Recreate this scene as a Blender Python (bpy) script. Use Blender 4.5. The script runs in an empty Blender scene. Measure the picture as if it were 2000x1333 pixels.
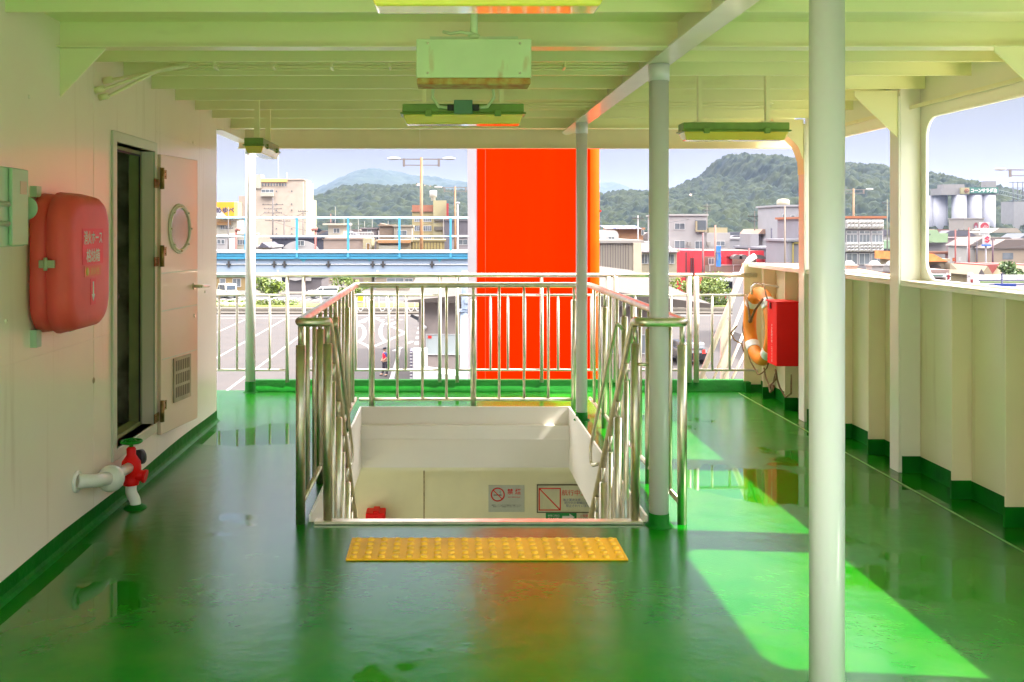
import bpy, bmesh, math, random
import numpy as np
from mathutils import Vector, Matrix, Quaternion
R = math.radians
rnd = random.Random(7)

# ------------------------------------------------------------------ camera, sky, sun, exposure
sc = bpy.context.scene
COL = sc.collection
cam_d = bpy.data.cameras.new("camera"); cam = bpy.data.objects.new("camera", cam_d); COL.objects.link(cam)
cam.location = (0, 0, 1.6); cam.rotation_euler = (R(90), 0, 0)
cam_d.lens = 32.4; cam_d.sensor_width = 36
cam_d.shift_x = 0.067; cam_d.shift_y = -0.10975
cam_d.clip_start = 0.05; cam_d.clip_end = 30000
sc.camera = cam

SUN = Vector((0.84, -0.08, 1.0)).normalized()
w = bpy.data.worlds.new("World"); sc.world = w; w.use_nodes = True
wn = w.node_tree
bg = wn.nodes["Background"]; bg.inputs[1].default_value = 0.085
sky = wn.nodes.new("ShaderNodeTexSky"); sky.sky_type = 'NISHITA'; sky.sun_disc = False
sky.sun_elevation = math.asin(SUN.z); sky.sun_rotation = math.atan2(SUN.x, SUN.y)
sky.air_density = 1.0; sky.dust_density = 1.2; sky.ozone_density = 1.0
# thin high cloud: a faint whitening of the sky itself
tc = wn.nodes.new("ShaderNodeTexCoord"); mp = wn.nodes.new("ShaderNodeMapping")
mp.inputs["Scale"].default_value = (1.0, 1.0, 4.0)
nz = wn.nodes.new("ShaderNodeTexNoise"); nz.inputs["Scale"].default_value = 2.2; nz.inputs["Detail"].default_value = 7
cr = wn.nodes.new("ShaderNodeMapRange"); cr.inputs[1].default_value = 0.42; cr.inputs[2].default_value = 0.8
cr.inputs[3].default_value = 0.0; cr.inputs[4].default_value = 0.6
mx = wn.nodes.new("ShaderNodeMixRGB"); mx.inputs[2].default_value = (0.78, 0.64, 0.36, 1)
veil = wn.nodes.new("ShaderNodeMixRGB"); veil.inputs[0].default_value = 0.95; veil.inputs[2].default_value = (0.35, 0.28, 0.13, 1)
wn.links.new(tc.outputs["Generated"], mp.inputs[0]); wn.links.new(mp.outputs[0], nz.inputs["Vector"])
wn.links.new(nz.outputs[0], cr.inputs[0]); wn.links.new(cr.outputs[0], mx.inputs[0])
wn.links.new(sky.outputs[0], veil.inputs[1]); wn.links.new(veil.outputs[0], mx.inputs[1]); # unseen bright cloud added as fill light, above the clearer band along the horizon
sep = wn.nodes.new("ShaderNodeSeparateXYZ"); wn.links.new(tc.outputs["Generated"], sep.inputs[0])
el_ = wn.nodes.new("ShaderNodeMapRange"); el_.interpolation_type = 'SMOOTHSTEP'; el_.inputs[1].default_value = 0.36; el_.inputs[2].default_value = 0.56; wn.links.new(sep.outputs[2], el_.inputs[0])
n2_ = wn.nodes.new("ShaderNodeTexNoise"); n2_.inputs["Scale"].default_value = 3.0; n2_.inputs["Detail"].default_value = 5; wn.links.new(tc.outputs["Generated"], n2_.inputs["Vector"])
cm_ = wn.nodes.new("ShaderNodeMixRGB"); cm_.inputs[1].default_value = (10.5, 10.2, 10.4, 1); cm_.inputs[2].default_value = (18, 17, 16.5, 1); wn.links.new(n2_.outputs[0], cm_.inputs[0])
md_ = wn.nodes.new("ShaderNodeMixRGB"); md_.inputs[2].default_value = (2.4, 2.7, 3.5, 1); me_ = wn.nodes.new("ShaderNodeMapRange"); me_.interpolation_type = 'SMOOTHSTEP'
me_.inputs[1].default_value = 0.16; me_.inputs[2].default_value = 0.36; wn.links.new(sep.outputs[2], me_.inputs[0]); wn.links.new(me_.outputs[0], md_.inputs[0]); wn.links.new(mx.outputs[0], md_.inputs[1])
up_ = wn.nodes.new("ShaderNodeMixRGB"); wn.links.new(el_.outputs[0], up_.inputs[0]); wn.links.new(md_.outputs[0], up_.inputs[1]); wn.links.new(cm_.outputs[0], up_.inputs[2])
wn.links.new(up_.outputs[0], bg.inputs[0])
sl = bpy.data.lights.new("sun", 'SUN'); sl.energy = 2.0; sl.angle = R(0.6); sl.color = (1.0, 0.95, 0.86)
so = bpy.data.objects.new("sun", sl); COL.objects.link(so)
so.rotation_mode = 'QUATERNION'; so.rotation_quaternion = (-SUN).to_track_quat('-Z', 'Y')
so.location = (60, -10, 80)
vs = sc.view_settings; vs.view_transform = 'Standard'; vs.look = 'None'; vs.gamma = 1.0; vs.use_curve_mapping = False
vs.exposure = 3.12
sc.cycles.max_bounces = 14; sc.cycles.diffuse_bounces = 8; sc.cycles.glossy_bounces = 5
sc.cycles.transmission_bounces = 6; sc.cycles.volume_bounces = 0
sc.cycles.use_denoising = True
sc.cycles.sample_clamp_indirect = 8

F = 1800.0; VX = 866.0; VY = 447.0; H = 1.6
G = -7.3                                     # quay level below the boat deck
def PX(px, Y): return (px - VX) * Y / F      # world X of an image column at depth Y
def PZ(py, Y): return H - (py - VY) * Y / F  # world Z of an image row at depth Y

# ------------------------------------------------------------------ materials
def srgb(r, g, b, k=1.0):
    o = []
    for v in (r, g, b):
        v /= 255.0
        o.append((v / 12.92 if v <= 0.04045 else ((v + 0.055) / 1.055) ** 2.4) * k)
    return (*o, 1)
_M = {}
def mat(name, col, rough=0.5, metal=0.0, noise=0.08, scale=6.0, bump=0.0, bscale=40.0, coat=0.0, spec=0.5, emit=None, col2=None, thr=None):
    if name in _M: return _M[name]
    m = bpy.data.materials.new(name); m.use_nodes = True; nt = m.node_tree
    b = nt.nodes["Principled BSDF"]
    b.inputs["Roughness"].default_value = rough; b.inputs["Metallic"].default_value = metal
    b.inputs["Coat Weight"].default_value = coat; b.inputs["Coat Roughness"].default_value = 0.08
    b.inputs["Specular IOR Level"].default_value = spec
    t = nt.nodes.new("ShaderNodeTexCoord")
    n = nt.nodes.new("ShaderNodeTexNoise"); n.inputs["Scale"].default_value = scale; n.inputs["Detail"].default_value = 6
    nt.links.new(t.outputs["Object"], n.inputs["Vector"])
    mr = nt.nodes.new("ShaderNodeMapRange")
    lo, hi = thr if thr else (0.3, 0.7)
    mr.inputs[1].default_value = lo; mr.inputs[2].default_value = hi
    nt.links.new(n.outputs[0], mr.inputs[0])
    mix = nt.nodes.new("ShaderNodeMixRGB")
    mix.inputs[1].default_value = col
    c2 = col2 if col2 else tuple(min(1, c * (1 - noise * 2)) for c in col[:3]) + (1,)
    mix.inputs[2].default_value = c2
    nt.links.new(mr.outputs[0], mix.inputs[0]); nt.links.new(mix.outputs[0], b.inputs["Base Color"])
    if bump:
        n2 = nt.nodes.new("ShaderNodeTexNoise"); n2.inputs["Scale"].default_value = bscale; n2.inputs["Detail"].default_value = 4
        nt.links.new(t.outputs["Object"], n2.inputs["Vector"])
        bp = nt.nodes.new("ShaderNodeBump"); bp.inputs["Strength"].default_value = bump; bp.inputs["Distance"].default_value = 0.02
        nt.links.new(n2.outputs[0], bp.inputs["Height"]); nt.links.new(bp.outputs[0], b.inputs["Normal"])
    if emit:
        b.inputs["Emission Color"].default_value = emit[0]; b.inputs["Emission Strength"].default_value = emit[1]
    _M[name] = m
    return m
def add_streaks(m, col=(0.42, 0.27, 0.12, 1), amt=0.35, lo=0.60, hi=0.80, sc3=(7, 7, 0.45)):
    nt = m.node_tree; b = nt.nodes["Principled BSDF"]; src = b.inputs["Base Color"].links[0].from_socket
    t = nt.nodes.new("ShaderNodeTexCoord"); mp_ = nt.nodes.new("ShaderNodeMapping"); mp_.inputs["Scale"].default_value = sc3
    n = nt.nodes.new("ShaderNodeTexNoise"); n.inputs["Scale"].default_value = 1.6; n.inputs["Detail"].default_value = 7
    nt.links.new(t.outputs["Object"], mp_.inputs[0]); nt.links.new(mp_.outputs[0], n.inputs["Vector"])
    r = nt.nodes.new("ShaderNodeMapRange"); r.inputs[1].default_value = lo; r.inputs[2].default_value = hi; r.inputs[4].default_value = amt
    nt.links.new(n.outputs[0], r.inputs[0]); x = nt.nodes.new("ShaderNodeMixRGB"); x.inputs[2].default_value = col
    nt.links.new(r.outputs[0], x.inputs[0]); nt.links.new(src, x.inputs[1]); nt.links.new(x.outputs[0], b.inputs["Base Color"])
    return m
def paint(r, g, b, k=1.0, rough=0.45, **kw):
    return mat(f"paint_{r}_{g}_{b}_{int(k*100)}_{int(rough*100)}", srgb(r, g, b, k), rough, **kw)

# ship paints
M_wall = mat("cream_cabin_paint", (0.88, 0.77, 0.64, 1), 0.30, noise=0.03, scale=1.5, bump=0.22, bscale=1.6, coat=0.2)
M_ceil = mat("bounce_tinted_ceiling_paint", (0.86, 0.82, 0.48, 1), 0.38, noise=0.04, scale=1.2, bump=0.03, bscale=4, coat=0.15)  # green bounce from the deck is put into this base colour
M_col = mat("pale_white_column_paint", (0.66, 0.63, 0.65, 1), 0.35, noise=0.02, scale=2, bump=0.03, bscale=14, coat=0.3)
M_bul = mat("bulwark_cream_paint", (0.80, 0.72, 0.50, 1), 0.3, noise=0.03, scale=1.7, bump=0.2, bscale=2, coat=0.25)
M_pil = mat("pillar_paint", (0.78, 0.76, 0.66, 1), 0.3, noise=0.03, scale=1.7, bump=0.1, bscale=2, coat=0.25)
M_rail_w = mat("white_rail_paint", (0.62, 0.58, 0.50, 1), 0.35, noise=0.05, scale=8)
M_green = mat("green_kick_strip_paint", (0.001, 0.15, 0.006, 1), 0.6, noise=0.15, scale=6, bump=0.25, bscale=18, spec=0.15)
M_red = mat("red_enamel", (0.85, 0.006, 0.004, 1), 0.45, noise=0.05, scale=5, spec=0.25, bump=0.04, bscale=9)
M_redbox = mat("faded_red_fibreglass", (0.98, 0.10, 0.085, 1), 0.45, noise=0.10, scale=3.5, bump=0.08, bscale=12, spec=0.35)
M_orange = mat("orange_funnel_paint", (0.80, 0.012, 0.0, 1), 0.6, noise=0.02, scale=1.0, bump=0.02, bscale=3, spec=0.0)
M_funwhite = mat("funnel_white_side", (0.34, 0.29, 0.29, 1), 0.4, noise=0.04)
M_buoy = mat("lifebuoy_orange", (0.85, 0.26, 0.015, 1), 0.55, noise=0.1, scale=7, bump=0.1)
M_rope = mat("rope_fibre", (0.30, 0.17, 0.07, 1), 0.9, noise=0.3, scale=90, bump=0.6, bscale=150)
M_wout = mat("outdoor_white_paint", (0.38, 0.375, 0.37, 1), 0.5, noise=0.06, scale=1.0)
M_white = mat("white_plastic", (0.8, 0.8, 0.78, 1), 0.4, noise=0.03)
M_black = mat("black_rubber", (0.02, 0.02, 0.02, 1), 0.6)
M_brass = mat("brass_hinge", (0.42, 0.27, 0.10, 1), 0.38, metal=0.8, noise=0.25, scale=30)
M_jbox = mat("mint_box_paint", (0.45, 0.60, 0.42, 1), 0.4, noise=0.05)
M_tact = mat("yellow_tactile_rubber", (0.95, 0.47, 0.003, 1), 0.6, noise=0.12, scale=4, bump=0.1, bscale=60)
M_olive = mat("olive_gasket_paint", (0.34, 0.36, 0.15, 1), 0.5, noise=0.15)
M_fixt = mat("green_fixture_housing", (0.20, 0.34, 0.06, 1), 0.4, noise=0.12, scale=12)
M_exitbox = mat("rusty_white_box", (0.62, 0.74, 0.44, 1), 0.4, noise=0.05, scale=6)
M_rust = mat("rusted_edge", (0.42, 0.13, 0.02, 1), 0.7, noise=0.4, scale=25, col2=(0.5, 0.42, 0.12, 1))
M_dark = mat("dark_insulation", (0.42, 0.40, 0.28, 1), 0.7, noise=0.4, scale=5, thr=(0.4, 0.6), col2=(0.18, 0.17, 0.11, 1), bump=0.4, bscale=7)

for m_ in (M_wall, M_bul): add_streaks(m_)
add_streaks(M_ceil, amt=0.3, sc3=(1.2, 5, 5)); add_streaks(M_orange, col=(0.75, 0.02, 0.0, 1), amt=0.25, lo=.5, sc3=(4, 4, 0.3))
add_streaks(M_exitbox, col=(0.5, 0.22, 0.05, 1), amt=0.5, lo=.62, hi=.75, sc3=(9, 9, 3))
def steel():
    m = mat("brushed_stainless", (0.86, 0.78, 0.62, 1), 0.36, metal=1.0, noise=0.12, scale=14, bump=0.03, bscale=30)
    return m
M_steel = steel()

def diffuser():
    m = bpy.data.materials.new("yellowed_diffuser"); m.use_nodes = True; nt = m.node_tree
    b = nt.nodes["Principled BSDF"]
    t = nt.nodes.new("ShaderNodeTexCoord"); n = nt.nodes.new("ShaderNodeTexNoise"); n.inputs["Scale"].default_value = 7
    r = nt.nodes.new("ShaderNodeMixRGB"); r.inputs[1].default_value = (0.90, 0.80, 0.16, 1); r.inputs[2].default_value = (0.85, 0.62, 0.08, 1)
    nt.links.new(t.outputs["Object"], n.inputs["Vector"]); nt.links.new(n.outputs[0], r.inputs[0]); nt.links.new(r.outputs[0], b.inputs["Base Color"])
    b.inputs["Roughness"].default_value = 0.12; b.inputs["Transmission Weight"].default_value = 0.15; b.inputs["Coat Weight"].default_value = 0.6
    return m
M_diff = diffuser()

def deck_mat():
    m = bpy.data.materials.new("wet_green_deck_paint"); m.use_nodes = True; nt = m.node_tree; L = nt.links.new
    b = nt.nodes["Principled BSDF"]; N = nt.nodes.new
    t = N("ShaderNodeTexCoord")
    big = N("ShaderNodeTexNoise"); big.inputs["Scale"].default_value = 0.55; big.inputs["Detail"].default_value = 5; big.inputs["Roughness"].default_value = 0.6
    L(t.outputs["Object"], big.inputs["Vector"])
    fine = N("ShaderNodeTexNoise"); fine.inputs["Scale"].default_value = 5.0; fine.inputs["Detail"].default_value = 8
    L(t.outputs["Object"], fine.inputs["Vector"])
    # worn paint tone
    mix = N("ShaderNodeMixRGB"); mix.inputs[1].default_value = (0.0, 0.130, 0.002, 1); mix.inputs[2].default_value = (0.018, 0.148, 0.006, 1)
    mr = N("ShaderNodeMapRange"); mr.inputs[1].default_value = 0.35; mr.inputs[2].default_value = 0.7
    L(fine.outputs[0], mr.inputs[0]); L(mr.outputs[0], mix.inputs[0])
    # dark scuffs
    sc_ = N("ShaderNodeTexNoise"); sc_.inputs["Scale"].default_value = 2.3; sc_.inputs["Detail"].default_value = 10; sc_.inputs["Distortion"].default_value = 1.2
    L(t.outputs["Object"], sc_.inputs["Vector"])
    m2 = N("ShaderNodeMapRange"); m2.inputs[1].default_value = 0.60; m2.inputs[2].default_value = 0.72; m2.inputs[4].default_value = 0.55
    L(sc_.outputs[0], m2.inputs[0])
    mixb = N("ShaderNodeMixRGB"); mixb.inputs[2].default_value = (0.02, 0.12, 0.02, 1)
    L(m2.outputs[0], mixb.inputs[0]); L(mix.outputs[0], mixb.inputs[1]); L(mixb.outputs[0], b.inputs["Base Color"])
    # puddles: smooth where the big noise is high
    pd = N("ShaderNodeMapRange"); pd.inputs[1].default_value = 0.56; pd.inputs[2].default_value = 0.585
    # two standing puddles where the water collects
    src = big.outputs[0]
    for (cx_, cy_, rx_, ry_) in ((1.75, 5.7, 0.55, 0.5), (-1.5, 3.9, 0.36, 0.42), (-1.45, 7.15, 0.5, 0.35)):
        sb_ = N("ShaderNodeVectorMath"); sb_.operation = 'SUBTRACT'; sb_.inputs[1].default_value = (cx_, cy_, 0); L(t.outputs["Object"], sb_.inputs[0])
        dv = N("ShaderNodeVectorMath"); dv.operation = 'DIVIDE'; dv.inputs[1].default_value = (rx_, ry_, 1); L(sb_.outputs[0], dv.inputs[0])
        ln_ = N("ShaderNodeVectorMath"); ln_.operation = 'LENGTH'; L(dv.outputs[0], ln_.inputs[0])
        mq = N("ShaderNodeMapRange"); mq.inputs[1].default_value = 0.2; mq.inputs[2].default_value = 1.25; mq.inputs[3].default_value = 0.16; mq.inputs[4].default_value = 0.0; L(ln_.outputs["Value"], mq.inputs[0])
        ad = N("ShaderNodeMath"); ad.operation = 'ADD'; L(src, ad.inputs[0]); L(mq.outputs[0], ad.inputs[1]); src = ad.outputs[0]
    L(src, pd.inputs[0])
    ro = N("ShaderNodeMapRange"); ro.inputs[3].default_value = 0.23; ro.inputs[4].default_value = 0.035; L(pd.outputs[0], ro.inputs[0]); L(ro.outputs[0], b.inputs["Roughness"])
    b.inputs["Coat Weight"].default_value = 0.12; b.inputs["Specular IOR Level"].default_value = 0.25
    L(ro.outputs[0], b.inputs["Coat Roughness"]); b.inputs["Coat IOR"].default_value = 1.45
    bn = N("ShaderNodeTexNoise"); bn.inputs["Scale"].default_value = 9.0; bn.inputs["Detail"].default_value = 5
    L(t.outputs["Object"], bn.inputs["Vector"])
    inv = N("ShaderNodeMath"); inv.operation = 'SUBTRACT'; inv.inputs[0].default_value = 1.0; L(pd.outputs[0], inv.inputs[1])
    st = N("ShaderNodeMath"); st.operation = 'MULTIPLY_ADD'; st.inputs[1].default_value = 0.06; st.inputs[2].default_value = 0.004; L(inv.outputs[0], st.inputs[0])
    bp = N("ShaderNodeBump"); bp.inputs["Distance"].default_value = 0.03; L(bn.outputs[0], bp.inputs["Height"]); L(st.outputs[0], bp.inputs["Strength"])
    L(bp.outputs[0], b.inputs["Normal"]); L(bp.outputs[0], b.inputs["Coat Normal"])
    return m
M_deck = deck_mat()

# ------------------------------------------------------------------ mesh builder
class MB:
    def __init__(s): s.v = []; s.f = []; s.m = []; s.s = []
    def add(s, vs, fs, mi=0, smooth=False):
        o = len(s.v); s.v += [tuple(p) for p in vs]
        for f in fs: s.f.append(tuple(i + o for i in f)); s.m.append(mi); s.s.append(smooth)
        return s
    def box(s, x0, x1, y0, y1, z0, z1, mi=0):
        x0, x1 = sorted((x0, x1)); y0, y1 = sorted((y0, y1)); z0, z1 = sorted((z0, z1))
        v = [(x0,y0,z0),(x1,y0,z0),(x1,y1,z0),(x0,y1,z0),(x0,y0,z1),(x1,y0,z1),(x1,y1,z1),(x0,y1,z1)]
        return s.add(v, [(0,3,2,1),(4,5,6,7),(0,1,5,4),(1,2,6,5),(2,3,7,6),(3,0,4,7)], mi)
    def prism(s, poly, axis, a, b, mi=0, smooth=False):
        # poly: 2D points in the two other axes (x,y,z order), extruded along axis from a to b
        def p3(p, t):
            return {'x': (t, p[0], p[1]), 'y': (p[0], t, p[1]), 'z': (p[0], p[1], t)}[axis]
        n = len(poly); v = [p3(p, a) for p in poly] + [p3(p, b) for p in poly]
        f = [tuple(range(n)), tuple(range(2*n-1, n-1, -1))]
        s.add(v, f, mi)
        v2 = v; s.add(v2, [(i, (i+1) % n, n+(i+1) % n, n+i) for i in range(n)], mi, smooth)
        return s
    def cyl(s, p0, p1, r0, r1=None, n=16, mi=0, caps=True, smooth=True):
        r1 = r0 if r1 is None else r1
        p0 = Vector(p0); p1 = Vector(p1); d = (p1 - p0).normalized()
        a = d.orthogonal().normalized(); b = d.cross(a)
        v = []
        for p, r in ((p0, r0), (p1, r1)):
            for i in range(n):
                t = 2*math.pi*i/n; v.append(p + a*math.cos(t)*r + b*math.sin(t)*r)
        s.add(v, [(i, (i+1) % n, n+(i+1) % n, n+i) for i in range(n)], mi, smooth)
        if caps:
            s.add(v, [tuple(range(n-1, -1, -1)), tuple(range(n, 2*n))], mi)
        return s
    def tube(s, pts, r, n=10, mi=0, closed=False, caps=True):
        P = [Vector(p) for p in pts]; k = len(P)
        rr = r if isinstance(r, (list, tuple)) else [r]*k
        T = []
        for i in range(k):
            if closed: t = P[(i+1) % k] - P[i-1]
            else: t = P[min(i+1, k-1)] - P[max(i-1, 0)]
            T.append(t.normalized() if t.length > 1e-9 else Vector((0,0,1)))
        a = T[0].orthogonal().normalized(); v = []
        for i in range(k):
            if i: a = (a - T[i]*a.dot(T[i])).normalized()
            b = T[i].cross(a)
            # widen at mitres
            c = 1.0
            if 0 < i < k-1:
                d0 = (P[i]-P[i-1]).normalized(); c = 1/max(0.7, abs(T[i].dot(d0)))
            for j in range(n):
                t = 2*math.pi*j/n; v.append(P[i] + (a*math.cos(t) + b*math.sin(t))*rr[i]*c)
        f = []
        for i in range(k if closed else k-1):
            i2 = (i+1) % k
            for j in range(n): f.append((i*n+j, i*n+(j+1) % n, i2*n+(j+1) % n, i2*n+j))
        s.add(v, f, mi, True)
        if caps and not closed:
            s.add(v, [tuple(range(n-1, -1, -1)), tuple(range((k-1)*n, k*n))], mi)
        return s
    def lathe(s, c, prof, n=24, mi=0, axis='z'):
        v = []
        for r, h in prof:
            for j in range(n):
                t = 2*math.pi*j/n; x, y = math.cos(t)*r, math.sin(t)*r
                p = (x, y, h) if axis == 'z' else ((h, x, y) if axis == 'x' else (x, h, y))
                v.append((c[0]+p[0], c[1]+p[1], c[2]+p[2]))
        k = len(prof)
        s.add(v, [(i*n+j, i*n+(j+1) % n, (i+1)*n+(j+1) % n, (i+1)*n+j) for i in range(k-1) for j in range(n)], mi, True)
        return s
    def torus(s, c, Rr, r, axis='x', n=40, k=12, mi=0, a0=0, a1=2*math.pi):
        cl = abs(a1-a0-2*math.pi) < 1e-6; pts = []
        m_ = n if cl else n+1
        for i in range(m_):
            t = a0 + (a1-a0)*i/n; u, w_ = math.cos(t)*Rr, math.sin(t)*Rr
            pts.append((c[0], c[1]+u, c[2]+w_) if axis == 'x' else ((c[0]+u, c[1], c[2]+w_) if axis == 'y' else (c[0]+u, c[1]+w_, c[2])))
        return s.tube(pts, r, k, mi, closed=cl)
    def sphere(s, c, r, n=14, k=9, mi=0, sq=(1,1,1)):
        v = []; f = []
        for i in range(k+1):
            ph = math.pi*i/k
            for j in range(n):
                t = 2*math.pi*j/n
                v.append((c[0]+r*sq[0]*math.sin(ph)*math.cos(t), c[1]+r*sq[1]*math.sin(ph)*math.sin(t), c[2]+r*sq[2]*math.cos(ph)))
        for i in range(k):
            for j in range(n): f.append((i*n+j, (i+1)*n+j, (i+1)*n+(j+1) % n, i*n+(j+1) % n))
        return s.add(v, f, mi, True)

def wloc(o):
    v = Vector((0,0,0))
    while o: v += o.location; o = o.parent
    return v
def build(mb, name, mats, parent=None, bevel=0, loc=None, clean=True):
    """loc None: a part keeps its world coordinates under its parent; a top-level mesh gets its origin at its base"""
    me = bpy.data.meshes.new(name)
    if parent is not None: off = wloc(parent)
    elif loc is not None: off = Vector(loc)
    else:
        xs = [p[0] for p in mb.v]; ys = [p[1] for p in mb.v]; zs = [p[2] for p in mb.v]
        off = Vector(((min(xs)+max(xs))/2, (min(ys)+max(ys))/2, min(zs)))
    me.from_pydata([tuple(Vector(p) - off) for p in mb.v], [], mb.f)
    me.polygons.foreach_set("material_index", mb.m); me.polygons.foreach_set("use_smooth", mb.s)
    if not isinstance(mats, (list, tuple)): mats = [mats]
    for m in mats: me.materials.append(m)
    bm = bmesh.new(); bm.from_mesh(me)
    if clean:
        bmesh.ops.remove_doubles(bm, verts=bm.verts, dist=1e-5)
        bmesh.ops.recalc_face_normals(bm, faces=bm.faces)
    if bevel:
        bm.edges.ensure_lookup_table()
        es = [e for e in bm.edges if len(e.link_faces) == 2 and e.calc_face_angle(0) > R(35)]
        bmesh.ops.bevel(bm, geom=es, offset=bevel, segments=3 if bevel > 0.004 else 1, profile=0.6, affect='EDGES', clamp_overlap=True)
    bm.to_mesh(me); bm.free()
    o = bpy.data.objects.new(name, me); COL.objects.link(o)
    if parent is not None: o.parent = parent
    else: o.location = off
    return o
def tag(o, label=None, cat=None, group=None, kind=None):
    if label: o["label"] = label
    if cat: o["category"] = cat
    if group: o["group"] = group
    if kind: o["kind"] = kind
    return o
def thing(name, label, cat, loc=(0,0,0), group=None):
    o = bpy.data.objects.new(name, None); COL.objects.link(o); o.location = loc; o.empty_display_size = 0.2
    return tag(o, label, cat, group)
def struct(mb, name, mats, **k): return tag(build(mb, name, mats, **k), kind="structure")
def solo(mb, name, mats, label, cat, group=None, **k): return tag(build(mb, name, mats, **k), label, cat, group)
def copy_tree(o, parent=None):
    c = o.copy(); COL.objects.link(c); c.parent = parent
    for ch in list(o.children): copy_tree(ch, c)
    return c
def fillet(pts, rad, seg=6):
    P = [Vector(p) for p in pts]; out = [P[0]]
    for i in range(1, len(P)-1):
        a, b, c = P[i-1], P[i], P[i+1]
        d0 = (a-b).normalized(); d1 = (c-b).normalized()
        r = min(rad, (a-b).length*0.49, (c-b).length*0.49)
        p0 = b + d0*r; p1 = b + d1*r
        for k in range(seg+1):
            t = k/seg; out.append(p0*(1-t)**2 + b*2*t*(1-t) + p1*t**2)
    out.append(P[-1]); return out
def text(body, o, u, v, size, m, parent, name="lettering", width=None, height=None, depth=0.001, align='CENTER', space=1.0, vertical=False, bold=0.0):
    if vertical: body = "\n".join(body)
    cu = bpy.data.curves.new("lettering", 'FONT'); cu.body = body; cu.size = 1.0; cu.resolution_u = 2
    cu.align_x = align; cu.space_character = space; cu.offset = bold
    if vertical: cu.space_line = 0.9
    ob = bpy.data.objects.new("lettering_tmp", cu); COL.objects.link(ob)
    dg = bpy.context.evaluated_depsgraph_get(); dg.update()
    me = bpy.data.meshes.new_from_object(ob.evaluated_get(dg))
    bpy.data.objects.remove(ob); bpy.data.curves.remove(cu)
    vs_ = [x.co.copy() for x in me.vertices]
    if not vs_: return None
    xs = [p.x for p in vs_]; ys = [p.y for p in vs_]
    cx, cy = (min(xs)+max(xs))/2, (min(ys)+max(ys))/2; wx, wy = max(xs)-min(xs), max(ys)-min(ys)
    sx = sy = size
    if width: sx = width/max(wx, 1e-6); sy = sx
    if height: sy = height/max(wy, 1e-6); sx = sx if width else sy
    u = Vector(u).normalized(); v = Vector(v).normalized(); n = u.cross(v); o = Vector(o); off = wloc(parent)
    mb = MB()
    for p in me.polygons: pass
    for x in me.vertices:
        x.co = o + u*(x.co.x-cx)*sx + v*(x.co.y-cy)*sy + n*depth - off
    me.materials.clear(); me.materials.append(m)
    ob = bpy.data.objects.new(name, me); COL.objects.link(ob); ob.parent = parent
    return ob

# ================================================================== SHIP: deck, cabin wall, roof
WX = -1.89          # cabin wall plane
HX = 3.13           # hull side plane
BX = 3.01           # inner edge of bulwark stays
YE = 9.12           # far end of the deck
YR0 = 0.75          # unseen roof cut short here so the sunlit deck bounces light in
YB = -5.0           # near end of what is built (behind the camera)
OX0, OX1, OY0, OY1 = -0.72, 1.10, 5.03, 8.10   # stairwell opening

d = MB()
def deck_part(x0, x1, y0, y1): d.box(x0, x1, y0, y1, -0.04, 0)
deck_part(-4.5, OX0-.0155, YB, YE); deck_part(OX1+.0155, HX, YB, YE); deck_part(OX0-.0155, OX1+.0155, YB, OY0); deck_part(OX0-.0155, OX1+.0155, OY1+.0155, YE)
struct(d, "deck", M_deck, loc=(0,0,0))
seam = MB().box(2.865, 2.872, YB, 8.95, 0.0005, 0.006)
struct(seam, "deck_seam", mat("deck_seam_bead", (0.25, 0.42, 0.12, 1), 0.3, noise=0.2, scale=20))

# far kerb of the deck
k = MB(); k.prism([(YE-0.10, 0.001), (YE-0.02, 0.105), (YE+0.05, 0.105), (YE+0.05, -0.3), (YE-0.10, -0.3)], 'x', WX, HX+0.02)
solo(k, "deck_edge_kerb", M_green, "low green painted kerb under the far white railing at the end of the deck", "kerb", bevel=0.008)

# cabin wall with a doorway
DY0, DY1, DZ0, DZ1 = 5.30, 6.00, 0.33, 2.10
WE = 7.68           # wall corner
wall = thing("cabin_wall", "cream painted steel cabin wall on the left with an open doorway", "wall", (WX, 3, 0))
wm = MB()
for (a, b, z0, z1) in ((YB, DY0, 0, 2.66), (DY1, WE, 0, 2.66), (DY0, DY1, 0, DZ0), (DY0, DY1, DZ1, 2.66)):
    wm.box(WX-0.07, WX, a, b, z0, z1)
wm.box(-4.5, WX-0.07, WE-0.07, WE, 0, 2.66)
for yy in (3.15, 4.98): wm.box(WX, WX+0.0015, yy, yy+0.012, 0.1, 2.5)
build(wm, "plating", M_wall, wall)
ks = MB()
ys = np.linspace(YB, WE, 50)
for i in range(len(ys)-1):
    h0 = 0.092 + 0.007*math.sin(ys[i]*3.1); h1 = 0.092 + 0.007*math.sin(ys[i+1]*3.1)
    prof0 = [(WX-0.001, 0.0005), (WX+0.03, 0.0005), (WX+0.012, 0.012), (WX+0.004, 0.03), (WX+0.004, h0), (WX-0.001, h0)]
    prof1 = [(a, (h1 if b == h0 else b)) for a, b in prof0]
    V = [(a, ys[i], b) for a, b in prof0] + [(a, ys[i+1], b) for a, b in prof1]
    ks.add(V, [(q, (q+1) % 6, 6+(q+1) % 6, 6+q) for q in range(6)])
ks.box(WX-1, WX+0.003, WE+0.001, WE+0.005, 0, 0.095)
build(ks, "kick_strip", M_green, wall)
fr = MB()
t = 0.06
for (a, b, z0, z1) in ((DY0-t, DY0, DZ0-t, DZ1+t), (DY1, DY1+t*0.8, DZ0-t, DZ1+t), (DY0, DY1, DZ1, DZ1+t), (DY0, DY1, DZ0-t, DZ0)):
    fr.box(WX-0.075, WX+0.014, a, b, z0, z1)
build(fr, "door_frame", mat("door_frame_paint", (0.62, 0.62, 0.47, 1), 0.35, noise=0.05), wall, bevel=0.003)
gk = MB(); g0 = WX-0.15
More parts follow.
